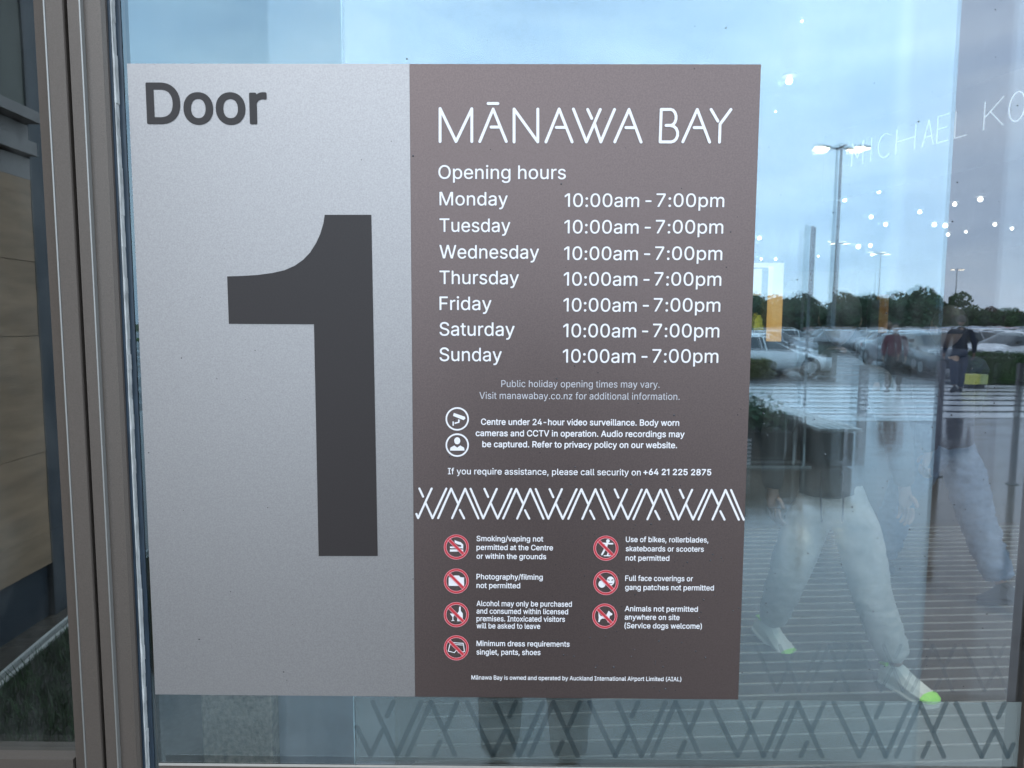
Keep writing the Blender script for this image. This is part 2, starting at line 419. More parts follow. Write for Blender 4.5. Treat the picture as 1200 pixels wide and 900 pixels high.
# rest of the front
fx = empty('glass_wall', (3, 0, 0), 0, 'bronze framed glass shop front right of and above the sliding doors', 'shop front')
x = xB1 + 0.075
loc(MB().box(x, x + 0.06, -0.03, 0.15, 0.0, 4.02), fx).build('mullion', FRAME, fx)
for i in range(6):
    x0 = x + 0.06 + i * 2.3; x1 = min(x0 + 2.24, 14.9)
    loc(MB().box(x0, x1, 0.0, 0.008, 0.1, 2.5), fx).build('glass_pane', G_A, fx)
    loc(MB().box(x0, x1, 0.0, 0.008, 2.6, 4.0), fx).build('glass_pane', G_A, fx)
    loc(MB().box(x1, x1 + 0.06, -0.03, 0.1, 0.0, 4.02), fx).build('mullion', FRAME, fx)
loc(MB().box(x + 0.06, 15, -0.028, 0.09, 2.5, 2.6), fx).build('transom', FRAME, fx)
loc(MB().box(x + 0.06, 15, -0.028, 0.09, 0.0, 0.1), fx).build('transom', FRAME, fx)
loc(MB().box(-3.6, x, -0.04, 0.34, ZT + 0.08, ZT + 0.30), fx).build('door_header', FRAME, fx)
loc(MB().box(-3.6, x, 0.0, 0.008, ZT + 0.30, 4.0), fx).build('glass_pane', G_A, fx)
ub = MB().box(-4.2, 15.6, 0.005, 29.2, 4.31, 7.0).box(-4.2, -3.81, 0.0, 29.2, 0, 4.31).box(15.21, 15.6, 0.0, 29.2, 0, 4.31).box(-4.2, 15.6, -0.05, 0.1, 4.021, 4.305)
o = ub.build('mall_building', M('pale_cladding', (0.42, 0.41, 0.39), 0.6, noise=0.08, nscale=2)); tag(o, 'pale flat-roofed shopping centre building around and above the glass doors', 'building')

# ------------------------------------------------------------------ signs
def sp(px, py): return on_y(px, py, 0.0)
TL, TR, BR, BL = sp(149.3, 75), sp(891, 76), sp(865, 819), sp(183, 813)
xl = (TL.x + BL.x) / 2; xr = (TR.x + BR.x) / 2; xm = (sp(481, 76).x + sp(486, 815).x) / 2
zt = (TL.z + TR.z) / 2; zb = (BL.z + BR.z) / 2
YS = -0.0016
DS = empty('door_number_sign', (xl, -0.001, zb), 0, 'silver panel reading Door over a large dark numeral 1, stuck on the glass', 'sign')
NS = empty('opening_hours_sign', (xm, -0.001, zb), 0, 'brown panel with opening hours, rules and red prohibition icons, stuck on the glass', 'sign')
loc(MB().box(xl, xm - 0.0002, YS, -0.0002, zb, zt), DS).build('panel', SILVER, DS)
loc(MB().box(xm, xr, YS, -0.0002, zb, zt), NS).build('panel', BROWN, NS)
def loc_o(o, par): o.location = o.location - par.location; o.parent = par

try:
    _fp = os.path.join(bpy.utils.system_resource('DATAFILES'), 'fonts', 'Inter.woff2')
    FONT = bpy.data.fonts.load(_fp)
except Exception:
    FONT = None
import numpy as np
_raw = {}
def _curve_mesh(body, res=6, fill='NONE'):
    c = bpy.data.curves.new('t', 'FONT'); c.body = body
    if FONT: c.font = FONT
    c.resolution_u = res; c.size = 1.0; c.fill_mode = fill
    o = bpy.data.objects.new('t', c); COL.objects.link(o)
    bpy.context.view_layer.update()
    dg = bpy.context.evaluated_depsgraph_get()
    me = bpy.data.meshes.new_from_object(o.evaluated_get(dg))
    bpy.data.objects.remove(o); bpy.data.curves.remove(c)
    return me
def _width(body):
    me = _curve_mesh(body, 2); xs = [v.co.x for v in me.vertices]; bpy.data.meshes.remove(me); return min(xs), max(xs)
def glyph_loops(ch):
    """outline loops of one glyph and its advance width"""
    if ch in _raw: return _raw[ch]
    HH = _width('HH'); a = _width('H' + ch + 'H'); adv = (a[1] - a[0]) - (HH[1] - HH[0])
    loops = []
    if ch != ' ':
        me = _curve_mesh(ch); adj = {}
        for e in me.edges:
            p, q = e.vertices; adj.setdefault(p, []).append(q); adj.setdefault(q, []).append(p)
        seen = set()
        for v0 in adj:
            if v0 in seen: continue
            lp = [v0]; seen.add(v0); p, q = v0, adj[v0][0]
            while q not in seen:
                lp.append(q); seen.add(q); nx = [k for k in adj[q] if k != p]; p, q = q, (nx[0] if nx else v0)
            loops.append(np.array([[me.vertices[k].co.x, me.vertices[k].co.y] for k in lp]))
        bpy.data.meshes.remove(me)
        if ch == '1' and len(loops) == 2: loops = [l - np.array([0.05, 0.0]) for l in loops if len(l) != 4]; adv -= 0.15      # plain 1 without a foot
    _raw[ch] = (loops, adv); return _raw[ch]
_gl = {}
def glyph(ch, bold, rows):
    """polygons of one glyph, thickened by bold, as (verts, faces); contour traced on a fine distance grid"""
    key = (ch, bold, rows)
    if key in _gl: return _gl[key]
    loops, adv = glyph_loops(ch)
    if not loops: _gl[key] = ([], [], adv); return _gl[key]
    P = np.concatenate(loops); Q = np.concatenate([np.roll(l, -1, 0) for l in loops])
    st = 0.75 / rows; pad = bold + 1.6 * st
    x0, y0 = P.min(0) - pad; x1, y1 = P.max(0) + pad
    nx, ny = int((x1 - x0) / st) + 2, int((y1 - y0) / st) + 2
    X, Y = np.meshgrid(x0 + np.arange(nx) * st, y0 + np.arange(ny) * st)
    pt = np.stack([X.ravel(), Y.ravel()], 1)[:, None, :]
    d = Q - P; L2 = (d ** 2).sum(1) + 1e-12
    t = np.clip(((pt - P) * d).sum(2) / L2, 0, 1)
    dist = np.sqrt((((P + t[..., None] * d) - pt) ** 2).sum(2)).min(1)
    up = (P[:, 1] <= pt[..., 1]) & (Q[:, 1] > pt[..., 1]); dn = (P[:, 1] > pt[..., 1]) & (Q[:, 1] <= pt[..., 1])
    dy = np.where(np.abs(d[:, 1]) < 1e-12, 1e-12, d[:, 1])
    xi = P[:, 0] + (pt[..., 1] - P[:, 1]) / dy * d[:, 0]
    w_ = ((up & (xi > pt[..., 0])).astype(int) - (dn & (xi > pt[..., 0])).astype(int)).sum(1)
    sd_ = np.where(w_ != 0, dist, -dist) + bold
    G = sd_.reshape(ny, nx)
    V, Fc = [], []
    for j in range(ny - 1):
        run = None
        for i in range(nx):
            full = i < nx - 1 and G[j, i] > 0 and G[j, i + 1] > 0 and G[j + 1, i] > 0 and G[j + 1, i + 1] > 0
            if full:
                if run is None: run = i
                continue
            if run is not None:
                b = len(V); xa, xb_, ya, yb_ = x0 + run * st, x0 + i * st, y0 + j * st, y0 + (j + 1) * st
                V += [(xa, ya), (xb_, ya), (xb_, yb_), (xa, yb_)]; Fc.append((b, b + 1, b + 2, b + 3)); run = None
            if i >= nx - 1: continue
            cs = [(i, j), (i + 1, j), (i + 1, j + 1), (i, j + 1)]; vals = [G[b_, a_] for a_, b_ in cs]
            if max(vals) <= 0: continue
            poly = []
            for k in range(4):
                (a_, b_), va = cs[k], vals[k]; (c_, e_), vb = cs[(k + 1) % 4], vals[(k + 1) % 4]
                if va > 0: poly.append((x0 + a_ * st, y0 + b_ * st))
                if (va > 0) != (vb > 0):
                    t_ = va / (va - vb); poly.append((x0 + (a_ + (c_ - a_) * t_) * st, y0 + (b_ + (e_ - b_) * t_) * st))
            if len(poly) >= 3:
                b = len(V); V += poly; Fc.append(tuple(range(b, b + len(poly))))
    _gl[key] = (V, Fc, adv); return _gl[key]
def text_mesh(body, bold=0.0, rows=30):
    V, Fc, x = [], [], 0.0
    for ch in body:
        v, f, adv = glyph(ch, bold, rows); b = len(V)
        V += [(p[0] + x, p[1], 0) for p in v]; Fc += [tuple(b + k for k in q) for q in f]; x += adv
    me = bpy.data.meshes.new('text'); me.from_pydata(V, [], Fc); me.update(); return me
def cap_h(bold):
    z = glyph_loops('H')[0]; z = np.concatenate(z); return (z[:, 1].max() - z[:, 1].min() + 2 * bold, z[:, 1].min() - bold)
def print_text(body, x0, x1, yb, cap, mat, parent, bold=0.0, name='text_line', yo=0.0):
    rows = 26 if cap < 9 else (34 if cap < 20 else 110)
    me = text_mesh(body, bold, rows)
    xs = [v.co.x for v in me.vertices]; mn, mxx = min(xs), max(xs)
    ch, base = cap_h(bold)
    a, b = sp(x0, yb), sp(x1, yb); top = sp(x0, yb - cap)
    sx = (b.x - a.x) / (mxx - mn); sz = (top.z - a.z) / ch
    p = parent.location
    for v in me.vertices:
        X = a.x + (v.co.x - mn) * sx; Z = a.z + (v.co.y - base) * sz
        v.co = Vector((X - p.x, YS - 0.0006 - yo - p.y, Z - p.z))
    return link(name, me, mat, parent)

print_text('Door', 173.5, 314, 146, 48.7, CHAR, DS, 0.017, 'door_lettering')
mb = MB()
cv = [(267, 324), (285, 323.5), (303, 322.3), (320, 320), (334, 316.8), (346, 311.5), (356, 304.5), (364, 296), (371, 285), (376, 274), (379.5, 262), (381, 252)]
pts = [(374, 651), (368.5, 380), (269, 379.5)] + cv + [(435.5, 252), (443, 651)]
pp = [sp(*q) for q in pts]
mb.face([(q.x, YS - 0.0006, q.z) for q in pp])
loc(mb, DS)
one = mb.build('numeral', CHAR, DS)
bm = bmesh.new(); bm.from_mesh(one.data); bmesh.ops.triangulate(bm, faces=bm.faces[:]); bm.to_mesh(one.data); bm.free()

# wordmark
U1 = lambda pl: [(480 + x / 4.615, 70 + y / 4.615) for x, y in pl]
U2 = lambda pl: [(680 + x / 4.615, 70 + y / 4.615) for x, y in pl]
def arc(cx, cy, rx, ry, a0, a1, n=7): return [(cx + rx * math.cos(R(a0 + (a1 - a0) * i / n)), cy + ry * math.sin(R(a0 + (a1 - a0) * i / n))) for i in range(n + 1)]
wm = [U1(p) for p in ([(166, 445), (166, 267), (252, 445), (337, 268), (337, 445)],)], [U1(p) for p in ([(380, 445), (452, 270), (523, 445)], [(441, 367), (490, 367)], [(425, 240), (478, 240)])], \
     [U1([(565, 447), (565, 270), (693, 447), (693, 270)])], [U1([(737, 447), (808, 270), (878, 447)]), U1([(793, 369), (845, 369)])], \
     [U1([(885, 270), (955, 447), (1030, 272)]), U1([(1000, 350), (1033, 447), (1107, 272)]), U1([(962, 272), (984, 320)])], \
     [U2([(185, 447), (262, 272), (327, 448)]), U2([(245, 370), (290, 370)])], \
     [U2([(488, 272), (436, 272), (430, 447), (488, 447)]), U2(arc(487, 315, 29, 43, -90, 90)), U2([(487, 358), (462, 358)]), U2(arc(487, 403, 38, 44.5, -90, 90))], \
     [U2([(552, 447), (630, 272), (697, 448)]), U2([(613, 370), (660, 370)])], [U2([(705, 272), (742, 335)]), U2([(812, 272), (753, 352), (750, 448)])]
pxm = (xr - xm) / (878.0 - 483.5) * 1.0      # metres per photo px on the sign
for letter in wm:
    mb = MB()
    for pl in letter: stroke(mb, pl, 3.3 * pxm, sp, YS - 0.0006)
    loc(mb, NS).build('wordmark_letter', WHITE, NS)

print_text('Opening hours', 514, 663, 210, 16.0, WHITE, NS, 0.004, 'heading')
days = [('Monday', 595, 241), ('Tuesday', 598, 272), ('Wednesday', 631.5, 303), ('Thursday', 608, 333), ('Friday', 576, 363.3), ('Saturday', 603, 393.3), ('Sunday', 588, 423)]
for i, (d, xr_, yb) in enumerate(days):
    print_text(d, 515.3, xr_, yb, 15.8, WHITE, NS, 0.004)
    kx = lambda x: 661.5 - i * 0.35 + (x - 661.5) * (186.5 - i * 0.8) / 186.5
    for body_, xa_, xb2 in (('10:00am', 661.5, 748.6), ('-', 755.8, 763), ('7:00pm', 768.6, 848)):
        print_text(body_, kx(xa_), kx(xb2), yb + 1.8, 15.8, WHITE, NS, 0.004)
T = print_text
T('Public holiday opening times may vary.', 587.5, 772.5, 453.3, 8.0, GREYW, NS, 0.0)
T('Visit manawabay.co.nz for additional information.', 562, 796, 467.2, 8.0, GREYW, NS, 0.0)
T('Centre under 24-hour video surveillance. Body worn', 563.7, 795.5, 497.6, 7.4, WHITE, NS, 0.014)
T('cameras and CCTV in operation. Audio recordings may', 557.5, 801.7, 510.8, 7.4, WHITE, NS, 0.014)
T('be captured. Refer to privacy policy on our website.', 565.3, 793, 523.7, 7.4, WHITE, NS, 0.014)
T('If you require assistance, please call security on', 525, 750.5, 555.4, 7.4, WHITE, NS, 0.006)
T('+64 21 225 2875', 753.5, 833, 556.2, 7.4, WHITE, NS, 0.02)
for ln, xr_, yb in (('Smoking/vaping not', 636.5, 633.6), ('permitted at the Centre', 648, 643.8), ('or within the grounds', 640, 654.2),
                    ('Photography/filming', 636, 678.2), ('not permitted', 609.6, 688.4),
                    ('Alcohol may only be purchased', 670, 709.5), ('and consumed within licensed', 665.6, 718.4), ('premises. Intoxicated visitors', 662, 727.2), ('will be asked to leave', 633, 735.6),
                    ('Minimum dress requirements', 667.4, 756.2), ('singlet, pants, shoes', 633.3, 766.2)):
    T(ln, 558.5, xr_, yb, 6.4, WHITE, NS, 0.013)
for ln, xl_, xr_, yb in (('Use of bikes, rollerblades,', 733, 829.6, 634.6), ('skateboards or scooters', 733, 824.3, 645.4), ('not permitted', 732.8, 784, 656.3),
                         ('Full face coverings or', 732.3, 811.5, 680), ('gang patches not permitted', 732.2, 836, 690.6),
                         ('Animals not permitted', 731.8, 817.3, 715.6), ('anywhere on site', 731.6, 795.9, 725.4), ('(Service dogs welcome)', 731.4, 822, 735.4)):
    T(ln, xl_, xr_, yb, 6.4, WHITE, NS, 0.013)
T('M\u0101nawa Bay is owned and operated by Auckland International Airport Limited (AIAL)', 552.5, 798, 795.3, 5.0, WHITE, NS, 0.012)

# zigzag row on the sign
mb = MB()
q5 = lambda pl, o: [(480 + (x + o) / 5.695, 560 + y / 5.695) for x, y in pl]
for k in range(-2, 6):
    o = k * 433.5
    for pl in ([(408, 68), (492, 265), (582, 68)], [(540, 160), (588, 265), (680, 68)], [(500, 68), (525, 122)],
               [(625, 265), (712, 68), (757, 165)], [(718, 265), (805, 68), (893, 265)], [(770, 210), (798, 265)]):
        for sg in clipx(q5(pl, o), 488.2, 871.0): stroke(mb, sg, 2.5 * pxm, lambda a, b: sp(a, b + (a - 487) * 0.005), YS - 0.0006)
loc(mb, NS).build('zigzag_band', WHITE, NS)

def flat(mb, pts, yo, off=(0, 0), s=1.0):
    P = [sp(off[0] + x * s, off[1] + y * s) for x, y in pts]
    mb.face([(p.x, yo, p.z) for p in P])
def ring(mb, cx, cy, r0, r1, yo, n=36, a0=0, a1=360):
    for i in range(n):
        a, b = R(a0 + (a1 - a0) * i / n), R(a0 + (a1 - a0) * (i + 1) / n)
        flat(mb, [(cx + r0 * math.cos(a), cy + r0 * math.sin(a)), (cx + r1 * math.cos(a), cy + r1 * math.sin(a)), (cx + r1 * math.cos(b), cy + r1 * math.sin(b)), (cx + r0 * math.cos(b), cy + r0 * math.sin(b))], yo)
def disc(mb, cx, cy, r, yo, n=16, ry=None): flat(mb, [(cx + r * math.cos(2 * math.pi * i / n), cy + (ry or r) * math.sin(2 * math.pi * i / n)) for i in range(n)], yo)
Y1, Y2, Y3 = YS - 0.0006, YS - 0.0009, YS - 0.0012
def tri(o):
    bm = bmesh.new(); bm.from_mesh(o.data); bmesh.ops.triangulate(bm, faces=[f for f in bm.faces if len(f.verts) > 4]); bm.to_mesh(o.data); bm.free()
def icon(cx, cy, fn, prohibit=True, label=None):
    g = MB(); fn(g, cx, cy); o = loc(g, NS).build('pictogram', WHITE, NS); tri(o); o['label'] = label
    rg = MB()
    if prohibit:
        ring(rg, cx, cy, 12.2, 14.2, Y2); 
        d = 9.0
        flat(rg, [(cx - d - 0.9, cy - d + 0.9), (cx - d + 0.9, cy - d - 0.9), (cx + d + 0.9, cy + d - 0.9), (cx + d - 0.9, cy + d + 0.9)], Y3)
        p = loc(rg, NS).build('prohibition_ring', RED, NS)
        r2 = MB(); ring(r2, cx, cy, 11.6, 12.25, Y3 - 0.0001); ring(r2, cx, cy, 14.15, 14.7, Y3 - 0.0001)
        for s_ in (-1, 1):
            flat(r2, [(cx - d - s_ * 1.2 - .2, cy - d + s_ * 1.2 + .2), (cx - d - s_ * 1.2 + .2, cy - d + s_ * 1.2 - .2), (cx + d - s_ * 1.2 + .2, cy + d + s_ * 1.2 - .2), (cx + d - s_ * 1.2 - .2, cy + d + s_ * 1.2 + .2)], Y3 - 0.00015)
        loc(r2, NS).build('ring_outline', PINK, NS)
    else:
        ring(rg, cx, cy, 11.8, 13.7, Y2); loc(rg, NS).build('icon_ring', WHITE, NS)
def g_cctv(m, cx, cy):
    flat(m, [(-4, -7), (9, -2.5), (9.5, -0.5), (7.5, 1.5), (-5, -3.5)], Y1, (cx, cy)); flat(m, [(1, 0.5), (3, 1), (2.5, 4.5), (-3, 6), (-3, 4.2), (0.8, 3.5)], Y1 - .00003, (cx, cy)); flat(m, [(-5.5, 3), (-4, 3), (-4, 8), (-5.5, 8)], Y1, (cx, cy))
def g_guard(m, cx, cy):
    disc(m, cx, cy - 5, 3.6, Y1, 16, 4.2); flat(m, [(-8.5, 6.5), (-8, 3), (-3.5, 0.5), (0, 3), (3.5, 0.5), (8, 3), (8.5, 6.5)], Y1 - .00003, (cx, cy))
def g_smoke(m, cx, cy):
    flat(m, [(-7.5, 3), (4, 3), (4, 5.6), (-7.5, 5.6)], Y1, (cx, cy)); flat(m, [(4.8, 3), (8, 3), (8, 5.6), (4.8, 5.6)], Y1, (cx, cy)); flat(m, [(-7.5, -0.5), (6.5, 0), (6.5, 1.6), (-7.5, 1.6)], Y1, (cx, cy))
    flat(m, [(-2, -8), (1, -6.5), (5, -5.5), (8, -2.5), (8, 2), (6, 2), (5.5, -2), (1, -3.2), (-2, -5)], Y1 - .00003, (cx, cy))
def g_cam(m, cx, cy):
    flat(m, [(-9, -4), (-5, -4.5), (-3, -6.3), (3, -6.3), (4.5, -4.3), (9, -4), (9, 5.8), (-9, 5.8)], Y1, (cx, cy))
def g_alc(m, cx, cy):
    flat(m, [(3.2, -9), (5, -9), (5.2, -4), (7.5, -1), (7.5, 8), (1, 8), (1, -1), (3, -4)], Y1, (cx, cy)); flat(m, [(-7.5, -1), (-0.8, -1), (-3.6, 3.2), (-3.6, 6.6), (-1.8, 7.6), (-6.4, 7.6), (-4.6, 6.6), (-4.6, 3.2)], Y1, (cx, cy))
def g_pants(m, cx, cy):
    sh = [(-7, -6), (8, -5), (9.5, 4.5), (2.5, 6), (0.5, 2.5), (-2.5, 6), (-9.5, 4), (-7, -6)]
    for a, b in zip(sh[:-1], sh[1:]): stroke(m, [(cx + a[0], cy + a[1]), (cx + b[0], cy + b[1])], 1.0 * pxm, sp, Y1)
    stroke(m, [(cx - 7, cy - 4), (cx + 8, cy - 3)], 0.8 * pxm, sp, Y1)
def g_skate(m, cx, cy):
    disc(m, cx + 2.5, cy - 8.2, 2.1, Y1, 12)
    for a, b, w_ in (((-4, -5.5), (8, -5), 1.8), ((1, -5), (-1, 1.5), 3.4), ((-1, 1), (-4.5, 7.5), 2.2), ((-1, 1), (3.5, 4), 2.2), ((3.5, 4), (2, 8.5), 1.8), ((-2, 9), (5, 9), 1.2)):
        stroke(m, [(cx + a[0], cy + a[1]), (cx + b[0], cy + b[1])], w_ * pxm, sp, Y1)
def g_face(m, cx, cy):
    disc(m, cx - 4.5, cy + 2, 4.3, Y1, 16); disc(m, cx + 5.5, cy - 1.5, 4.6, Y1 - .00003, 16, 5.4)
    k = MB(); flat(k, [(1.8, -3.6), (4.6, -3.0), (4.4, -2.0), (2.2, -2.4)], Y1 - .0001, (cx, cy)); flat(k, [(6.4, -3.0), (9.0, -3.6), (8.8, -2.4), (6.6, -2.0)], Y1 - .0001, (cx, cy)); flat(k, [(3.4, 1.0), (7.6, 1.0), (7.6, 1.8), (3.4, 1.8)], Y1 - .0001, (cx, cy))
    loc(k, NS).build('pictogram_detail', CHAR, NS)
def g_dog(m, cx, cy):
    flat(m, [(-7.5, -4.5), (-4.5, 0.2), (1.5, -0.5), (4, -5), (5, -6), (6, -4.5), (9, -2.6), (8.5, -0.8), (6, -0.2), (5.5, 3), (4.5, 7.5), (3.3, 7.5), (3, 3.4), (-3, 3.2), (-5, 4.5), (-6, 7.2), (-7.5, 7.2), (-7, 2)], Y1, (cx, cy))
icon(536, 490.6, g_cctv, False, 'white security camera in a white ring')
icon(536, 521.2, g_guard, False, 'white guard bust in a white ring')
icon(535, 640.2, g_smoke, True, 'cigarette crossed out by a red ring'); icon(535, 680, g_cam, True, 'camera crossed out by a red ring')
icon(535, 719.2, g_alc, True, 'glass and bottle crossed out by a red ring'); icon(535, 758, g_pants, True, 'shorts crossed out by a red ring')
icon(709.7, 641.6, g_skate, True, 'skater crossed out by a red ring'); icon(709.7, 681.7, g_face, True, 'two faces crossed out by a red ring'); icon(708.4, 720.9, g_dog, True, 'dog crossed out by a red ring')

# rain beads and dust on signs and glass (uncountable)
mb = MB()
rr = random.Random(3)
for i in range(420):
    if i < 150: px, py = rr.uniform(640, 1195), rr.uniform(420, 812)
    elif i < 260: px, py = rr.gauss(760, 60), rr.uniform(560, 810)
    else: px, py = rr.uniform(175, 1195), rr.uniform(10, 812)
    if rr.random() < 0.35 and px < 470: continue
    p = sp(px, py); r = abs(rr.gauss(0.00035, 0.0003)) + 0.00025
    on_sign = 160 < px < 868 and 75 < py < 815
    mb.ell((p.x, YS - 0.0001 if on_sign else -0.0003, p.z), (r * rr.uniform(.8, 1.5), r * 0.7, r), 7, 5)
DROP = bpy.data.materials.new('rain_bead'); DROP.use_nodes = True
b_ = DROP.node_tree.nodes['Principled BSDF']; b_.inputs['Base Color'].default_value = (0.03, 0.03, 0.035, 1); b_.inputs['Roughness'].default_value = 0.06; b_.inputs['Specular IOR Level'].default_value = 0.9
o = mb.build('rain_beads', DROP); tag(o, 'tiny rain beads and specks scattered over the signs and the glass', 'rain beads', kind='stuff')

# ------------------------------------------------------------------ interior
ent = empty('entrance_mat', (1.6, 2.0, 0.004), R(3.6), 'dark ribbed entrance mat with thin aluminium strips behind the right-hand glass', 'mat')
MB().box(-2.0, 5.6, -1.75, 2.3, 0.0, 0.008).build('mat_pile', MATB, ent)
stm = MB().box(-2.0, 5.6, -0.004, 0.004, 0.008, 0.0115).mesh('mat_strip')
stm.materials.append(ALU)
for i in range(43):
    o = bpy.data.objects.new('mat_strip', stm); COL.objects.link(o); o.parent = ent; o.location = (0, -1.68 + i * 0.092, 0)

LAMP = M('downlight_glow', (1, 1, 1), 0.5, emit=(1.0, 0.93, 0.82), estr=9.0)
TRIM = M('downlight_trim', (0.25, 0.25, 0.25), 0.5)
ld = MB().ell((0, 0, -0.02), (0.034, 0.034, 0.034), 12, 8).mesh('lamp_lens'); ld.materials.append(LAMP)
lt = MB(); lt.tube([(0, 0, 0.004), (0, 0, 0.02)], 0.075, 16); ltm = lt.mesh('lamp_trim'); ltm.materials.append(TRIM)
lights_px = [(925, 90, 1.5), (940, 21, .5), (909, 128, .35), (1030, 222, .8), (990, 232, .8), (1078, 246, .8), (1021, 252, .8), (1119, 237, .8), (1149, 231, 1.0),
             (1038, 261, .8), (1095, 261, .9), (1108, 262, 1.0), (1111, 273, .7), (1132, 270, .5), (1166, 261, .7), (1186, 266, .6), (1006, 287, 1.1), (1020, 286, .9), (1022, 297, .7),
             (890, 277, .9), (892, 302, .7), (909, 302, .8), (959, 299, .5)]
wh = ['nearest the door and largest', 'small, high above the first', 'faint, just right of the sign', 'above the first lamp post', 'right of the lamp post', 'under the shop name', 'in the middle cluster', 'right of the shop name gap', 'far right, brightest']
for i, (px, py, sc) in enumerate(lights_px):
    p = on_z(px, py, 3.99)
    t = empty('ceiling_light', p, 0, 'small round white ceiling downlight inside, ' + (wh[i] if i < len(wh) else 'in the lower scatter, %s of fourteen from the left' % ordw(1 + sorted(q[0] for q in lights_px[9:]).index(px))), 'light', 'round downlights in the mall ceiling')
    s = sc * min(1.5, (p.y + 0.9) / 11.0)
    o = link('lamp_lens', ld, LAMP, t); o.scale = (s, s, s); o.location = (0, 0, -0.02)
    o = link('lamp_trim', ltm, TRIM, t); o.scale = (s, s, s)
for i, (x, y, e_) in enumerate(((0.9, 1.6, 12), (3.2, 2.4, 12), (2.2, 6.0, 14))):
    ad = bpy.data.lights.new('downlight_beam', 'AREA'); ad.shape = 'DISK'; ad.size = 0.5; ad.energy = e_; ad.color = (1, 0.95, 0.88); ad.spread = R(110)
    ao = bpy.data.objects.new('downlight_beam', ad); COL.objects.link(ao); ao.location = (x, y, 3.9)

# shop name letters on the fascia inside
GLOW = M('lit_letter', (0.9, 0.95, 1), 0.5, emit=(0.85, 0.95, 1.0), estr=0.36)
P1, P2 = on_y(1002, 195, 7.4), None
zl = P1.z
P2 = on_z(1166, 150, zl)
dv = Vector((P2.x - P1.x, P2.y - P1.y, 0)); Ltot = dv.length; dv.normalize()
sg = empty('shop_name_sign', P1, math.atan2(dv.y, dv.x), 'thin glowing white shop name letters above the lamp post, upper right, inside', 'sign')
txt = 'MICHAEL KORS'
lets = [(1000, 1013), (1020, 1025), (1030, 1046), (1052, 1074), (1083, 1096), (1100, 1113), (1121, 1135), (1155, 1178), (1184, 1203), (1208, 1222), (1228, 1240)]
hh = 0.27
_arc = lambda cx, cz, rx, rz, a0, a1, n=10: [(cx + rx * math.cos(R(a0 + (a1 - a0) * i / n)), cz + rz * math.sin(R(a0 + (a1 - a0) * i / n))) for i in range(n + 1)]
LETTER = {'M': [[(0, 0), (0, 1), (.5, .3), (1, 1), (1, 0)]], 'I': [[(.5, 0), (.5, 1)]], 'C': [_arc(.55, .5, .5, .5, 50, 310)], 'H': [[(0, 0), (0, 1)], [(1, 0), (1, 1)], [(0, .5), (1, .5)]],
          'A': [[(0, 0), (.5, 1), (1, 0)], [(.2, .35), (.8, .35)]], 'E': [[(1, 0), (0, 0), (0, 1), (1, 1)], [(0, .52), (.85, .52)]], 'L': [[(0, 1), (0, 0), (1, 0)]], 'K': [[(0, 0), (0, 1)], [(.95, 1), (.05, .45)], [(.3, .6), (1, 0)]],
          'O': [_arc(.5, .5, .5, .5, 0, 360, 18)], 'R': [[(0, 0), (0, 1), (.6, 1)], _arc(.6, .75, .35, .25, 90, -90), [(.6, .5), (0, .5)], [(.5, .5), (1, 0)]], 'S': [_arc(.5, .75, .42, .25, 30, 250), _arc(.5, .25, .45, .25, 80, -140)]}
for ch, (a, b) in zip(txt.replace(' ', ''), lets):
    def along(px):
        lo, hi = -1.0, 4.0
        for _ in range(40):
            m_ = (lo + hi) / 2; q = P1 + dv * m_; d = q - CAM
            u = 600 + 780 * d.dot(RGT) / d.dot(FWD)
            if u < px: lo = m_
            else: hi = m_
        return lo
    s0, s1 = along(a), along(b)
    m2 = MB(); lay = 0
    for pl in LETTER[ch]:
        for (xa_, za_), (xb2, zb2) in zip(pl[:-1], pl[1:]):
            m2.tube([(s0 + xa_ * (s1 - s0), -0.03, za_ * hh), (s0 + xb2 * (s1 - s0), -0.03, zb2 * hh)], 0.0055, 6)
    m2.build('letter', GLOW, sg)
MB().box(-0.5, 4.2, 0.0, 0.06, -0.35, 0.55).build('fascia', CEILM, sg)

# glowing doorway frame of a shop inside, and a timber panel
OR = M('amber_lit_frame', (0.8, 0.5, 0.2), 0.5, emit=(1.0, 0.52, 0.13), estr=0.6)
CRM = M('cream_lit_panel', (0.9, 0.85, 0.7), 0.5, emit=(1.0, 0.86, 0.62), estr=0.4)
yf = 9.0
pa, pb_ = on_y(907, 308, yf), on_y(919, 308, yf); pl_ = on_y(800, 308, yf); zt2, zm = pa.z, on_y(907, 345, yf).z
ff = empty('lit_shop_portal', (pa.x, yf, 0), 0, 'glowing amber and cream doorway frame inside, just right of the brown sign', 'portal')
loc(MB().box(pa.x, pb_.x, yf, yf + 0.2, on_y(907, 400, yf).z, zm), ff).build('amber_post', OR, ff)
loc(MB().box(pa.x, pb_.x, yf, yf + 0.2, zm, zt2), ff).build('cream_post', CRM, ff)
loc(MB().box(pl_.x, pa.x, yf, yf + 0.2, zt2 - 0.05, zt2), ff).build('cream_lintel', CRM, ff)
loc(MB().box(pl_.x, pa.x - 0.06, yf + 0.3, yf + 0.34, zm, zt2 - 0.06), ff).build('back_panel', M('soft_cream_panel', (0.9, 0.85, 0.7), 0.5, emit=(1.0, 0.92, 0.75), estr=0.25), ff)
yw = 12.0
a, b = on_y(1024, 345, yw), on_y(1042, 345, yw)
tp = empty('timber_display_panel', (a.x, yw, 0), 0, 'brown timber display panel with pale side inside, left of the walking shoppers', 'panel')
WOODI = M('glowing_timber', (0.45, 0.22, 0.08), 0.5, noise=0.3, nscale=6, stretch=(6, 6, 1), emit=(0.6, 0.25, 0.07), estr=0.15)  # emission paints the shop light on the timber; the board is no lamp
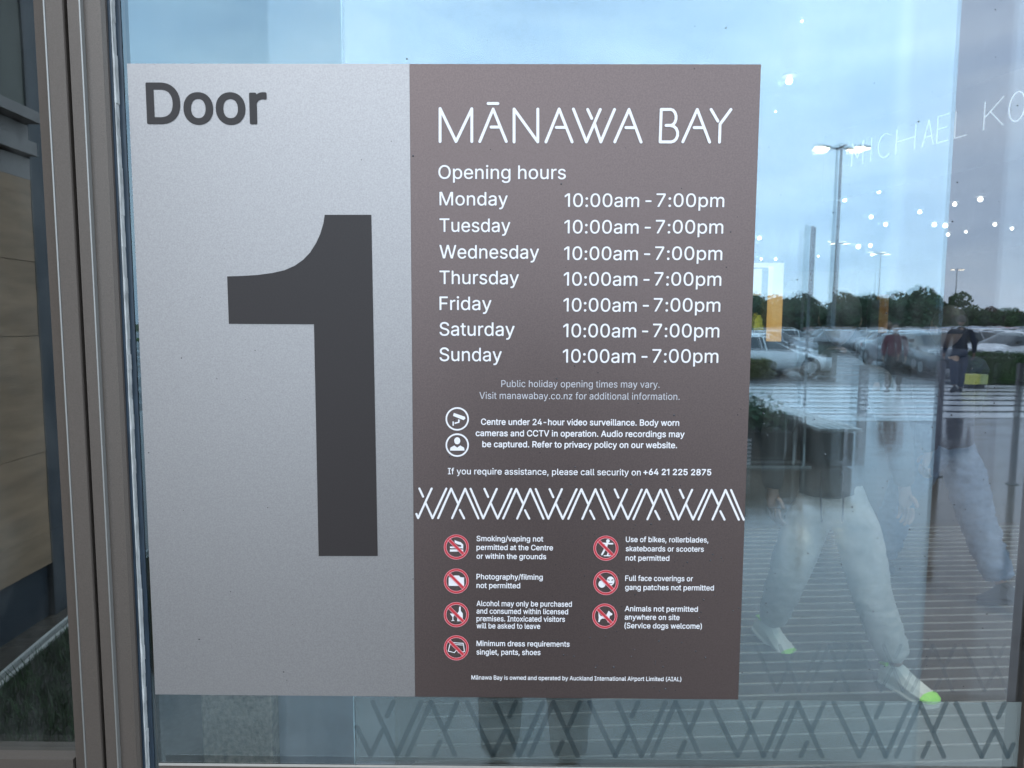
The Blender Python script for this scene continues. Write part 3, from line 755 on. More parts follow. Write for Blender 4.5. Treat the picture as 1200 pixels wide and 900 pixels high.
loc(MB().box(a.x + 0.12, b.x, yw, yw + 0.1, on_y(1030, 390, yw).z, a.z), tp).build('timber_face', WOODI, tp)
loc(MB().box(a.x - 0.04, a.x + 0.119, yw + 0.001, yw + 0.15, 0.0, a.z - 0.1), tp).build('pale_side', M('mauve_side', (0.30, 0.24, 0.26), 0.6), tp)

# pillar and plinth seen under the door number
CONC = M('speckled_concrete', (0.30, 0.245, 0.19), 0.8, noise=0.45, nscale=60, bump=0.4, bscale=120)
yp = 1.1
a, b, c = sX(236, yp, 850), sX(319, yp, 850), sX(414, yp + .1, 850)
o = MB().box(a, b, yp, yp + 0.3, 0.004, 1.05, ch=0.006).build('concrete_plinth', CONC); tag(o, 'speckled brown concrete plinth inside, below the door number sign', 'plinth')
o = MB().box(b + 0.003, c + 0.1, yp + 0.05, yp + 0.3, 0.004, 1.02).build('grey_cabinet', M('blue_grey_cabinet', (0.22, 0.24, 0.29), 0.6, noise=0.15, nscale=8)); tag(o, 'plain blue-grey cabinet inside, right of the concrete plinth', 'cabinet')

# ------------------------------------------------------------------ outdoors: wall on the left
WOODW = M('weathered_timber', (0.33, 0.225, 0.145), 0.7, noise=0.28, nscale=2.2, stretch=(1, 1, 5), bump=0.2, bscale=30)
WGREY = M('grey_wall_panel', (0.27, 0.25, 0.245), 0.7, noise=0.15, nscale=2.0)
SKIRT = M('dark_skirting', (0.035, 0.045, 0.06), 0.5)
aw = outside(0, 760, 0.0); bw = outside(58, 722, 0.0)
dvec = (bw - aw).normalized()
tw = empty('timber_clad_wall', bw, math.atan2(-dvec.y, -dvec.x), 'weathered timber and grey panel wall with mouldings, reflected in the far left pane', 'wall')
Lw = 3.2                                   # runs from its free end back towards the shop front
nrm = 1
def wl(x0, x1, y0, y1, z0, z1, nm, m): 
    return MB().box(x0, x1, min(y0, y1), max(y0, y1), z0, z1).build(nm, m, tw)
def wz(py): # height on the wall where photo row py meets its near edge (x=0)
    d = ray(0, py); dd = math.hypot(aw.x - CAM.x, -aw.y - CAM.y); return CAM.z + d.z / math.hypot(d.x, d.y) * dd
zz = [wz(690), wz(545), wz(395), wz(300), wz(195)]
SIDE = 1
wl(-0.28, Lw, 0.02, 0.30, 0.0, 4.0, 'core', SKIRT)
wl(-0.28, -0.002, -0.03, 0.018, 0.0, 4.0, 'end_post', SKIRT)
wl(0.0, Lw, -(0.0), -(-0.019), 0.0, zz[0], 'skirting', SKIRT)
xb_ = [0.0, 1.25, 2.3, Lw]
for i in range(4):
    for j in range(3):
        wl(xb_[j] + 0.002, xb_[j + 1] - 0.002, -(0.03 if (i + j) % 2 else 0.0285), -(-0.018), zz[i] + 0.0015, zz[i + 1] - 0.0015, 'timber_board', WOODW)
wl(0.0, Lw, -(0.03), -(-0.018), zz[4], wz(168), 'grey_panel', WGREY)
wl(0.0, Lw, -(0.07), -(-0.018), wz(165), wz(148), 'moulding', WGREY)
wl(0.0, Lw, -(0.03), -(-0.018), wz(146), wz(126), 'grey_panel', WGREY)
wl(0.0, Lw, -(0.10), -(-0.018), wz(124), wz(110), 'moulding', WGREY)
wl(0.0, Lw, -(0.02), -(-0.018), wz(109), 4.0, 'grey_panel', M('dark_olive_panel', (0.14, 0.145, 0.13), 0.7, noise=0.2, nscale=2))

# planting bed with kerb at the wall foot
ka, kb2 = outside(0, 815, 0.0), outside(90, 735, 0.0)
kd = (kb2 - ka).normalized(); kn = Vector((-kd.y, kd.x, 0))
if kn.x < 0: kn = -kn
bed = MB(); k0, k1 = ka - kd * -1.2 * 0 - kd * 2.0, ka + kd * 1.8
def strip(mb, o0, o1, z0, z1):
    pts = [k0 + kn * o0, k1 + kn * o0, k1 + kn * o1, k0 + kn * o1]
    mb.prism([(p.x, p.y) for p in (pts if (pts[1] - pts[0]).cross(pts[2] - pts[1]).z > 0 else pts[::-1])], z0, z1)
mb = MB(); strip(mb, 0.0, 0.02, 0.0, 0.06); strip(mb, -0.06, -0.045, 0.0, 0.05)
o = mb.build('bed_edging', M('pale_edging', (0.55, 0.56, 0.54), 0.5)); tag(o, 'pale double edging strip along the planting bed, reflected low in the left pane', 'edging')
mb = MB(); strip(mb, 0.021, 0.55, 0.0, 0.05); o = mb.build('planting_soil', M('dark_soil', (0.035, 0.035, 0.028), 0.9, noise=0.4, nscale=12)); o['kind'] = 'structure'
mb = MB(); rg = random.Random(5)
for i in range(9000):
    s, t = rg.uniform(0, (k1 - k0).length), rg.uniform(0.03, 0.53)
    p = k0 + kd * s + kn * t; h = rg.uniform(0.02, 0.075); an = rg.uniform(0, 6.28); dx, dy = math.cos(an) * 0.004, math.sin(an) * 0.004
    l = Vector((rg.gauss(0, .015), rg.gauss(0, .015), 0))
    mb.face([(p.x - dx, p.y - dy, 0.05), (p.x + dx, p.y + dy, 0.05), (p.x + l.x, p.y + l.y, 0.05 + h)])
o = mb.build('ground_cover', M('low_green_cover', (0.05, 0.095, 0.035), 0.8, noise=0.4, nscale=9)); tag(o, 'low dark green ground cover growing in the bed by the timber wall', 'plants', kind='stuff')

# ------------------------------------------------------------------ people
def skin_obj(verts, edges, root, sub=2):
    """verts {name:(Vector,(rx,ry))} -> evaluated mesh"""
    names = list(verts); idx = {n: i for i, n in enumerate(names)}
    me = bpy.data.meshes.new('sk'); me.from_pydata([tuple(verts[n][0]) for n in names], [(idx[a], idx[b]) for a, b in edges], [])
    o = bpy.data.objects.new('sk', me); COL.objects.link(o)
    md = o.modifiers.new('s', 'SKIN'); md.use_smooth_shade = True; md.branch_smoothing = 0.6
    sv = me.skin_vertices[0].data
    for n in names:
        r = verts[n][1]; r = (r, r) if not isinstance(r, tuple) else r
        sv[idx[n]].radius = r; sv[idx[n]].use_root = (n == root)
    ss = o.modifiers.new('ss', 'SUBSURF'); ss.levels = sub; ss.render_levels = sub
    bpy.context.view_layer.update()
    dg = bpy.context.evaluated_depsgraph_get(); m2 = bpy.data.meshes.new_from_object(o.evaluated_get(dg))
    bpy.data.objects.remove(o); bpy.data.meshes.remove(me)
    for p in m2.polygons: p.use_smooth = True
    return m2
def join_mesh(name, meshes, smooth=True):
    bm = bmesh.new()
    for m in meshes: bm.from_mesh(m)
    me = bpy.data.meshes.new(name); bm.to_mesh(me); bm.free(); me.materials.clear()
    for p in me.polygons: p.use_smooth = smooth; p.material_index = 0
    return me
def folds(me, amp, freq, seed=0, ztop=9.0):
    from mathutils import noise
    for v in me.vertices:
        c = v.co; amp_ = amp * max(0.0, min(1.0, (ztop - c.z) / 0.12)); n = noise.noise(Vector((c.x * freq, c.y * freq, c.z * freq * 1.7)) + Vector((seed, 0, 0)))
        n2 = noise.noise(Vector((c.x * freq * 1.6 + c.z * freq * .9, c.y * freq * 1.6, c.z * freq * 2.6 - c.x * freq)) + Vector((seed, 5, 0)))
        v.co = c + v.normal * amp_ * (0.6 * n + 1.0 - 2.2 * abs(n2) ** .7 + .4)
SKIN = M('skin', (0.27, 0.165, 0.12), 0.5); HAIR = M('dark_hair', (0.018, 0.014, 0.012), 0.6); EYE = M('eye', (0.04, 0.03, 0.03), 0.2)

def pose(facing=0.0, stride=0.0, h=1.72, swing=None, loc=(0, 0, 0)):
    """walking or standing joints; local +y is forward"""
    k = h / 1.72; J = {}
    J['pelvis'] = Vector((0, 0, 0.93)); J['waist'] = Vector((0, 0.01, 1.08)); J['chest'] = Vector((0, 0.01, 1.30)); J['neck'] = Vector((0, 0.0, 1.46)); J['head'] = Vector((0, 0.03, 1.61))
    for s, nm in ((-1, 'L'), (1, 'R')):
        a = stride * (1 if nm == 'L' else -1)
        J['hip' + nm] = Vector((s * 0.095, 0, 0.90)); J['knee' + nm] = Vector((s * 0.10, a * 0.24 + 0.03, 0.50 + 0.02 * abs(stride)))
        back = a < 0
        J['ank' + nm] = Vector((s * 0.10, a * 0.40 - (0.05 if back else -0.02), 0.085 + (0.07 if back else 0))); J['toe' + nm] = J['ank' + nm] + Vector((s * 0.02, 0.17, -0.05 - (0.07 if back else 0) + (0.0 if back else 0.01)))
        sw = -a
        J['sh' + nm] = Vector((s * 0.185, 0, 1.40)); J['el' + nm] = Vector((s * 0.25, sw * 0.14 - 0.03, 1.13)); J['wr' + nm] = Vector((s * 0.26, sw * 0.28 + 0.05, 0.90))
        J['kn' + nm] = J['wr' + nm] + Vector((0, 0.02, -0.09))
    mz = Matrix.Rotation(facing, 4, 'Z')
    return {n: (mz @ (v * k)) + Vector(loc) for n, v in J.items()}

def squash(me, J, fwd, k=.70):
    from mathutils import geometry
    a, b = J['pelvis'], J['neck']; side = Vector((fwd.y, -fwd.x, 0))
    for v in me.vertices:
        if v.co.z < a.z - .12: continue
        t = max(0, min(1, (v.co.z - a.z) / (b.z - a.z))); c = a.lerp(b, t); d = v.co - c; l = abs(d.dot(side)); f = d.dot(fwd)
        if abs(f) > .26: continue
        wgt = max(0, min(1, (.18 - l) / .05)) * max(0, min(1, (.26 - abs(f)) / .06)) * max(0, min(1, (v.co.z - a.z + .12) / .08))
        v.co -= fwd * f * (1 - k) * wgt
def build_person(J, label, top, bottom, shoe, shoe2=None, hair=HAIR, skin=SKIN, sleeve=True, baggy=1.0, fold=0.006, group=None, sub=2, look=None):
    base = Vector(((J['ankL'].x + J['ankR'].x) / 2, (J['ankL'].y + J['ankR'].y) / 2, 0))
    P = empty('person', base, 0, label, 'person', group)
    J = {n: v - base for n, v in J.items()}
    fwd = ((J['toeL'] - J['ankL']) + (J['toeR'] - J['ankR'])); fwd.z = 0; fwd.normalize(); side = Vector((fwd.y, -fwd.x, 0))
    v = {'pelvis': (J['pelvis'], .085), 'waist': (J['waist'], .085), 'chest': (J['chest'], .09), 'neckb': (J['neck'] - Vector((0, 0, .03)), .055), 'neck': (J['neck'] + Vector((0, 0, .04)), .05)}
    e = [('pelvis', 'waist'), ('waist', 'chest'), ('chest', 'neckb'), ('neckb', 'neck')]
    for s in 'LR':
        v['hip' + s] = (J['hip' + s], .085); v['knee' + s] = (J['knee' + s], .052); v['ank' + s] = (J['ank' + s], .036)
        v['sh' + s] = (J['sh' + s] * .96 + J['chest'] * .04 - Vector((0, 0, .02)), .040); v['el' + s] = (J['el' + s], .038); v['wr' + s] = (J['wr' + s], (.024, .028)); v['kn' + s] = (J['kn' + s], (.018, .038))
        e += [('pelvis', 'hip' + s), ('hip' + s, 'knee' + s), ('knee' + s, 'ank' + s), ('chest', 'sh' + s), ('sh' + s, 'el' + s), ('el' + s, 'wr' + s), ('wr' + s, 'kn' + s)]
    parts = [skin_obj(v, e, 'pelvis', sub)]
    for s in 'LR':                          # fingers
        d = (J['kn' + s] - J['wr' + s]).normalized(); sd_ = side - d * side.dot(d)
        wv = fwd - d * fwd.dot(d)
        if wv.length < .2: wv = Vector((0, 0, 1)) - d * d.z
        wv.normalize(); nv = d.cross(wv); inw = nv if nv.dot(J['chest'] - J['kn' + s]) > 0 else -nv
        for q, (o_, ln) in enumerate(((-.030, .055), (-.010, .070), (.010, .077), (.030, .070))):
            r0 = J['kn' + s] - d * .01 + wv * o_; a = r0 + d * ln * .55; b = a + (d * .8 + inw * .6) * ln * .4; c = b + (d * .45 + inw * .9) * ln * .3
            parts.append(skin_obj({'a': (r0, .010), 'b': (a, .009), 'c': (b, .0085), 'd': (c, .007)}, [('a', 'b'), ('b', 'c'), ('c', 'd')], 'a', 1))
        r0 = J['wr' + s] + d * .03 + wv * .022; a = r0 + (wv * .8 + d * .7) * .035; b = a + (wv * .2 + d * 1.0) * .03
        parts.append(skin_obj({'a': (r0, .013), 'b': (a, .011), 'c': (b, .009)}, [('a', 'b'), ('b', 'c')], 'a', 1))
    # head
    hm = MB(); hc = J['head']
    lk = look or fwd; ang = math.atan2(lk.y, lk.x) - math.pi / 2; rot = Matrix.Rotation(ang, 3, 'Z')
    def shape(p):
        z = p.z; t = 1 - 0.28 * max(0, -z) ** 1.3
        return Vector((p.x * t, p.y * (1 - .12 * max(0, -z)) + (.10 * max(0, -z)), z))
    hm.ell((0, 0, 0), (.077, .098, .118), 20, 14, 0, shape)
    hm.tube([(0, .088, .018), (0, .106, -.012), (0, .112, -.022), (0, .094, -.032)], [.008, .011, .014, .010], 8)
    hm.ell((-.078, -.005, -.005), (.010, .02, .03), 8, 6); hm.ell((.078, -.005, -.005), (.010, .02, .03), 8, 6)
    hm.tube([(-.022, .088, -.058), (0, .094, -.058), (.022, .088, -.058)], [.004, .006, .004], 6)
    hm.v = [tuple(rot @ Vector(q) + hc) for q in hm.v]
    parts.append(hm.mesh('h'))
    link('body', join_mesh('body', parts), skin, P)
    em = MB()
    for sx in (-.03, .03): em.ell((sx, .086, .008), (.012, .009, .007), 8, 6)
    em.v = [tuple(rot @ Vector(q) + hc) for q in em.v]; em.build('eyes', EYE, P)
    ha = MB(); ha.ell((0, -.016, .022), (.086, .100, .116), 18, 10, 0, lambda p: Vector((p.x, min(p.y, .55 + .3 * p.z), max(p.z, -.45 + (p.y * .9 if p.y > 0 else 0)))))
    ha.v = [tuple(rot @ Vector(q) + hc) for q in ha.v]; ha.build('hair', hair, P)
    # trousers
    g = baggy
    tv = {'pelvis': (J['pelvis'] + Vector((0, 0, .03)), .155 * g ** .3), 'top': (J['waist'] + Vector((0, 0, -.03)), .15)}; te = [('top', 'pelvis')]
    for s in 'LR':
        mid = (J['hip' + s] + J['knee' + s]) / 2; mc = (J['knee' + s] + J['ank' + s]) / 2
        tv['h' + s] = (J['hip' + s] - Vector((0, 0, .03)), .108 * g); tv['m' + s] = (mid, .098 * g); tv['k' + s] = (J['knee' + s], .080 * g); tv['c' + s] = (mc, .076 * g); tv['a' + s] = (J['ank' + s] + (mc - J['ank' + s]) * .40, .066 * g); tv['e' + s] = (J['ank' + s] + (mc - J['ank' + s]).normalized() * .035, .058 * g)
        te += [('pelvis', 'h' + s), ('h' + s, 'm' + s), ('m' + s, 'k' + s), ('k' + s, 'c' + s), ('c' + s, 'a' + s), ('a' + s, 'e' + s)]
    m_ = skin_obj(tv, te, 'pelvis', sub + 1); squash(m_, J, fwd, .82); folds(m_, fold, 9, random.random() * 9, J['pelvis'].z + .02)
    link('trousers', join_mesh('trousers', [m_]), bottom, P)
    # top
    sv_ = {'w0': (J['pelvis'] + Vector((0, 0, -.03)), .180), 'w': (J['waist'], .170), 'c0': (J['chest'] - Vector((0, 0, .04)), .185), 'c': (J['chest'] + Vector((0, 0, .06)), .165), 'n': (J['neck'] - Vector((0, 0, .01)), .080), 'n2': (J['neck'] + Vector((0, 0, .025)), .068)}; se = [('w0', 'w'), ('w', 'c0'), ('c0', 'c'), ('c', 'n'), ('n', 'n2')]
    for s in 'LR':
        sv_['s' + s] = (J['sh' + s] - Vector((0, 0, .005)), .080); sv_['e' + s] = (J['el' + s] if sleeve else J['sh' + s] + (J['el' + s] - J['sh' + s]) * .75, .062); sv_['m' + s] = (J['sh' + s].lerp(J['el' + s], .45), .070); se += [('c', 's' + s), ('s' + s, 'm' + s), ('m' + s, 'e' + s)]
        if sleeve: sv_['r' + s] = (J['wr' + s], .042); se += [('e' + s, 'r' + s)]
    m_ = skin_obj(sv_, se, 'w', sub); squash(m_, J, fwd); folds(m_, fold * .8, 8, random.random() * 9)
    link('jacket' if sleeve else 'shirt', join_mesh('top', [m_]), top, P)
    for s in 'LR':
        a, t = J['ank' + s], J['toe' + s]
        pitched = (t.z - a.z) < -.10
        tb = t - Vector((0, 0, .03)); f = (tb - (a - Vector((0, 0, .085)))).normalized()
        sd_ = f.cross(Vector((0, 0, 1))).normalized(); upv = sd_.cross(f).normalized()
        hb = a - upv * .088
        secs = [(-.085, .022, .050), (-.075, .034, .085), (-.03, .038, .115), (.02, .038, .105), (.07, .043, .078), (.12, .048, .062), (.165, .046, .050), (.195, .034, .040), (.208, .016, .028)]
        def loft(mb, sc, z0f, wk):
            prev = None
            for (q, w_, h_) in sc:
                c = hb + f * (q * .86); w_ *= 1.12; zt_ = h_ if wk == 1 else .022
                ringp = [c - sd_ * w_ * wk + upv * z0f, c - sd_ * w_ * wk * 1.02 + upv * (z0f + (zt_ - z0f) * .45), c - sd_ * w_ * .6 * wk + upv * (z0f + (zt_ - z0f) * .9), c + upv * zt_, c + sd_ * w_ * .6 * wk + upv * (z0f + (zt_ - z0f) * .9), c + sd_ * w_ * wk * 1.02 + upv * (z0f + (zt_ - z0f) * .45), c + sd_ * w_ * wk + upv * z0f]
                if prev:
                    for k_ in range(7): mb.face([prev[k_], prev[(k_ + 1) % 7], ringp[(k_ + 1) % 7], ringp[k_]], 0, True)
                else: mb.face(ringp[::-1])
                prev = ringp
            mb.face(prev)
        m2 = MB(); loft(m2, secs, .02, 1); so_ = m2.build('shoe', shoe, P)
        m2 = MB(); loft(m2, secs, -.004, 1.10); m2.build('sole', shoe, so_)
        if shoe2:
            m2 = MB(); loft(m2, [(q + .002, w_ * 1.05, h_ * 1.06) for q, w_, h_ in secs[6:]], .021, 1); m2.build('toe_cap', shoe2, so_)
            m2 = MB(); loft(m2, [(q, w_ * 1.06, h_ * 1.10) for q, w_, h_ in secs[1:3]], .09, 1); m2.build('collar', shoe2, so_)
    return P

BLACKC = M('black_fabric', (0.035, 0.034, 0.034), 0.9); GREYP = M('grey_sweatpants', (0.43, 0.405, 0.365), 0.95, noise=0.10, nscale=40, bump=0.3, bscale=200)
DENIM = M('washed_denim', (0.085, 0.125, 0.185), 0.9, noise=0.2, nscale=30); DENIMD = M('dark_denim', (0.020, 0.058, 0.10), 0.9, noise=0.2, nscale=30)
WSHOE = M('cream_shoe', (0.72, 0.70, 0.62), 0.6); LIME = M('lime_trim', (0.42, 0.85, 0.16), 0.5); NAVYC = M('navy_fabric', (0.016, 0.022, 0.045), 0.9); MAROON = M('maroon_fabric', (0.10, 0.035, 0.045), 0.9)

# walker in grey sweatpants, inside
J = {}
def j3(px, py, y): return on_y(px, py, y)
J['pelvis'] = j3(975, 572, 2.10); J['waist'] = j3(975, 528, 2.10); J['chest'] = j3(978, 462, 2.08); J['neck'] = j3(980, 414, 2.08); J['head'] = j3(984, 374, 2.06)
J['hipR'] = j3(948, 600, 2.12); J['kneeR'] = j3(924, 672, 2.10); J['ankR'] = j3(903, 730, 2.36); J['toeR'] = j3(926, 765, 2.24)
J['hipL'] = j3(1002, 600, 2.08); J['kneeL'] = j3(1020, 694, 1.98); J['ankL'] = j3(1052, 790, 1.93); J['toeL'] = j3(1076, 812, 1.84); J['ankL'].z = .10; J['toeL'].z = .045
J['shR'] = j3(930, 440, 2.12); J['elR'] = j3(906, 512, 2.14); J['wrR'] = j3(905, 575, 2.08); J['knR'] = j3(907, 598, 2.06)
J['shL'] = j3(1028, 440, 2.06); J['elL'] = j3(1052, 512, 2.12); J['wrL'] = j3(1060, 572, 2.12); J['knL'] = j3(1062, 596, 2.12)
p1 = build_person(J, 'walker in grey sweatpants and lime trimmed cream trainers inside the door', M('dark_grey_fabric', (0.075, 0.072, 0.07), 0.9), GREYP, WSHOE, LIME, baggy=1.06, fold=0.006, look=Vector((0.35, 0.94, 0)))
mb = MB()
for dx in (-12, 12):
    a = j3(975 + dx, 552, 1.955); b = j3(975 + dx * 1.1, 585, 1.945); c = j3(975 + dx * 1.0, 612, 1.95); mb.tube([a, b, c], 0.0045, 6)
mb.v = [tuple(Vector(q) - p1.location) for q in mb.v]; mb.build('drawstring', M('grey_cord', (0.12, 0.12, 0.13), 0.9), p1)

# second walker, pale jeans
ft = on_z(1098, 700, 0.0)
Jn = pose(facing=R(12), stride=0.75, h=1.70, loc=(ft.x + 0.05, ft.y + .1, 0))
build_person(Jn, 'walker in pale blue jeans inside, right of the one in grey sweatpants', NAVYC, DENIM, BLACKC, baggy=1.12, fold=0.012)

# photographer behind the camera
Jp = pose(facing=0.0, stride=0.0, h=1.74, loc=(0.065, -1.30, 0))
for s, sx in (('L', -1), ('R', 1)):
    Jp['el' + s] = Vector((0.06 + sx * 0.26, -1.13, 1.24)); Jp['wr' + s] = Vector((0.0 + sx * 0.095, -1.0, 1.545)); Jp['kn' + s] = Vector((sx * 0.075, -0.985, 1.60))
    Jp['hip' + s].x += sx * 0.005; Jp['knee' + s].x += sx * 0.012; Jp['ank' + s].x += sx * .02
build_person(Jp, 'photographer in dark blue jeans mirrored below the sign, holding up a phone', BLACKC, DENIMD, BLACKC, fold=0.008)
o = MB().box(-0.078, 0.078, -0.925, -0.917, 1.562, 1.635).build('phone', M('black_phone', (0.02, 0.02, 0.02), 0.2)); tag(o, 'black phone held sideways at eye level by the photographer', 'phone')

# shoppers outdoors
def stand(px, py_foot): return outside(px, py_foot)
q = stand(1046, 459); Jn = pose(facing=R(35), stride=0.5, h=1.66, loc=(q.x, q.y, 0))
build_person(Jn, 'shopper in maroon top and dark trousers on the crossing, left of the darker one', MAROON, BLACKC, BLACKC, sub=1)
q = stand(1131, 464); Jn = pose(facing=R(-160), stride=0.35, h=1.80, loc=(q.x, q.y, 0))
build_person(Jn, 'shopper in long navy coat and dark trousers walking over the crossing', NAVYC, NAVYC, BLACKC, sub=1)

# ------------------------------------------------------------------ cars
TYRE = M('tyre', (0.02, 0.02, 0.02), 0.8); RIM = M('alloy_rim', (0.45, 0.45, 0.46), 0.35, 0.7); CG = M('car_window', (0.02, 0.028, 0.032), 0.05, spec=0.8)
HL = M('headlight', (0.7, 0.72, 0.75), 0.1); TLM = M('tail_light', (0.35, 0.015, 0.015), 0.2); DK = M('dark_trim', (0.02, 0.02, 0.022), 0.5)
PLATE = M('number_plate', (0.75, 0.75, 0.72), 0.5)
PAINTS = {n: M('paint_' + n, c, 0.22, m_, coat=0.6) for n, c, m_ in (('white', (0.85, 0.86, 0.86), 0), ('silver', (0.42, 0.43, 0.45), .5), ('grey', (0.12, 0.13, 0.14), .4), ('black', (0.015, 0.015, 0.018), 0), ('blue', (0.05, 0.10, 0.22), .2), ('red', (0.35, 0.03, 0.03), 0))}
SHAPES = {
 'sedan': [(2.25, .32, .50, .52, .62, .50), (2.12, .20, .60, .66, .82, .66), (1.45, .20, .74, .82, .88, .74), (.88, .20, .84, .92, .90, .74), (.10, .20, .90, 1.36, .90, .60), (-.05, .20, .90, 1.40, .90, .60), (-.10, .20, .90, 1.41, .90, .60), (-.75, .20, .92, 1.38, .90, .58), (-1.45, .20, .96, 1.08, .89, .66), (-2.05, .22, .98, 1.05, .84, .66), (-2.22, .38, .74, .78, .72, .56)],
 'suv': [(2.20, .34, .62, .64, .68, .55), (2.08, .22, .76, .81, .86, .70), (1.45, .22, .85, .92, .92, .78), (1.05, .22, .90, .97, .93, .78), (.38, .22, .95, 1.40, .93, .64), (.2, .22, .95, 1.46, .93, .64), (.14, .22, .95, 1.47, .93, .64), (-1.0, .22, .97, 1.48, .93, .64), (-1.75, .22, 1.0, 1.42, .92, .60), (-2.08, .26, .98, 1.04, .88, .70), (-2.18, .40, .70, .74, .80, .66)]}
def car_parts(kind):
    st = SHAPES[kind]; rings = []
    for (x, zl_, zb_, zt_, wb, wt) in [(a_[0], a_[1], a_[2] * .94, a_[3] * .94, a_[4], a_[5]) for a_ in st]:
        half = [(wb * .86, zl_), (wb * .98, zl_ + .14), (wb, (zl_ + zb_) / 2 + .05), (wb * .97, zb_), (wt, zt_ - .05), (wt * .82, zt_), (wt * .4, zt_ + .012)]
        rings.append([(x, y, z) for y, z in half] + [(x, -y, z) for y, z in reversed(half)])
    body, win = MB(), MB(); n = 14
    for i in range(len(rings) - 1):
        a, b = rings[i], rings[i + 1]
        for k in range(n - 1):
            q = [a[k], a[k + 1], b[k + 1], b[k]]
            side_w = k in (3, 9) and 3 <= i <= 8 and i != 5
            top_w = (i == 3 or i == len(rings) - 4 + 0) and k in (4, 5, 6, 7, 8)
            (win if (side_w or top_w) else body).face(q, 0, True)
        body.face([a[n - 1], a[0], b[0], b[n - 1]], 0)
    body.face(rings[0][::-1]); body.face(rings[-1])
    def weld(mb, nm):
        me = mb.mesh(nm); bm = bmesh.new(); bm.from_mesh(me); bmesh.ops.remove_doubles(bm, verts=bm.verts[:], dist=.001); bmesh.ops.recalc_face_normals(bm, faces=bm.faces[:]); bm.to_mesh(me); bm.free()
        for p in me.polygons: p.use_smooth = True
        return me
    return weld(body, 'body'), weld(win, 'window_glass')
CARM = {k: car_parts(k) for k in SHAPES}
def wheel_me():
    t = MB(); t.tube([(0, -.11, 0), (0, -.10, 0), (0, .10, 0), (0, .11, 0)], [.29, .325, .325, .29], 20); tm = t.mesh('tyre'); tm.materials.append(TYRE)
    r = MB(); r.tube([(0, -.114, 0), (0, .114, 0)], .19, 14); rm = r.mesh('rim'); rm.materials.append(RIM); return tm, rm
TM, RM_ = wheel_me()
_small = {}
def small(nm, bx, mat):
    key = nm + str(bx)
    if key not in _small:
        me = MB().box(*bx).mesh(nm); me.materials.append(mat); _small[key] = me
    return _small[key]
_bodies = {}
def car(kind, colour, pos, rz, label, group=None, sc=1.0, detail=True):
    P = empty('parked_car', pos, rz, label, 'car', group); P.scale = (sc, sc, sc)
    if (kind, colour) not in _bodies:
        m_ = CARM[kind][0].copy(); m_.materials.clear(); m_.materials.append(PAINTS[colour]); _bodies[(kind, colour)] = m_
    link('body', _bodies[(kind, colour)], PAINTS[colour], P); link('windows', CARM[kind][1], CG, P)
    for sx in (1.38, -1.36):
        for sy in (.80, -.80):
            w_ = link('wheel', TM, TYRE, P); w_.location = (sx, sy, .325)
            link('rim', RM_, RIM, w_)
    if detail:
        zf = .58 if kind == 'sedan' else .76; zr_ = .86 if kind == 'sedan' else .92
        for sy in (-1, 1):
            link('headlight', small('headlight', (2.0, 2.16, sy * .62 - .14, sy * .62 + .14, zf - .05, zf + .06), HL), HL, P)
            link('tail_light', small('tail_light', (-2.17, -1.96, sy * .66 - .15, sy * .66 + .15, zr_ - .10, zr_ + .05), TLM), TLM, P)
            link('wing_mirror', small('wing_mirror', (.62, .76, sy * .98 - .08, sy * .98 + .08, zf + .32, zf + .44), DK), DK, P)
        link('grille', small('grille', (2.08, 2.23, -.42, .42, .36, .50), DK), DK, P)
        link('number_plate', small('number_plate', (-2.24, -2.17, -.24, .24, .55, .66), PLATE), PLATE, P)
    return P
# near cars to the left of the reflection (noses towards the aisle)
g1 = 'cars parked left of the wet aisle'
def at_out(px, py): return outside(px, py)
def car_near(px, py, kind, colr, deg, label, grp, dx=0.0):
    q = at_out(px, py); return car(kind, colr, (q.x + dx, q.y, 0), R(deg), label, grp)
car_near(884, 441, 'sedan', 'white', -8, 'white sedan side-on behind the brown sign edge, nearest of the left row', g1)
car_near(892, 428, 'sedan', 'white', -8, 'white sedan second in the left row, behind the nearest white sedan', g1)
car_near(902, 420, 'suv', 'silver', -8, 'silver car third in the left row, with dark side windows', g1)
car_near(925, 411, 'suv', 'white', -8, 'white people carrier at the back of the left row with a dark rear window', g1)
car_near(905, 404, 'sedan', 'silver', -8, 'small silver car beyond the white people carrier', g1)
g2 = 'cars parked right of the wet aisle'
car_near(1092, 438, 'suv', 'grey', 100, 'dark grey car with red tail lights between the two outdoor shoppers', g2)
car_near(1192, 432, 'sedan', 'white', 172, 'white saloon parked side-on at the far right behind the hedge', g2)
car_near(1065, 420, 'suv', 'silver', 100, 'silver car beside the timber panel reflection, right row', g2)
car_near(1095, 415, 'sedan', 'white', 100, 'white hatchback in the right row behind the dark grey car', g2)
car_near(1072, 409, 'sedan', 'silver', 100, 'pale silver car in the right row, windscreen catching the sky', g2)
car_near(1128, 417, 'sedan', 'blue', 100, 'dark blue car behind the navy-coated shopper', g2)
car_near(1165, 414, 'suv', 'silver', 172, 'silver four-wheel drive behind the white saloon', g2)
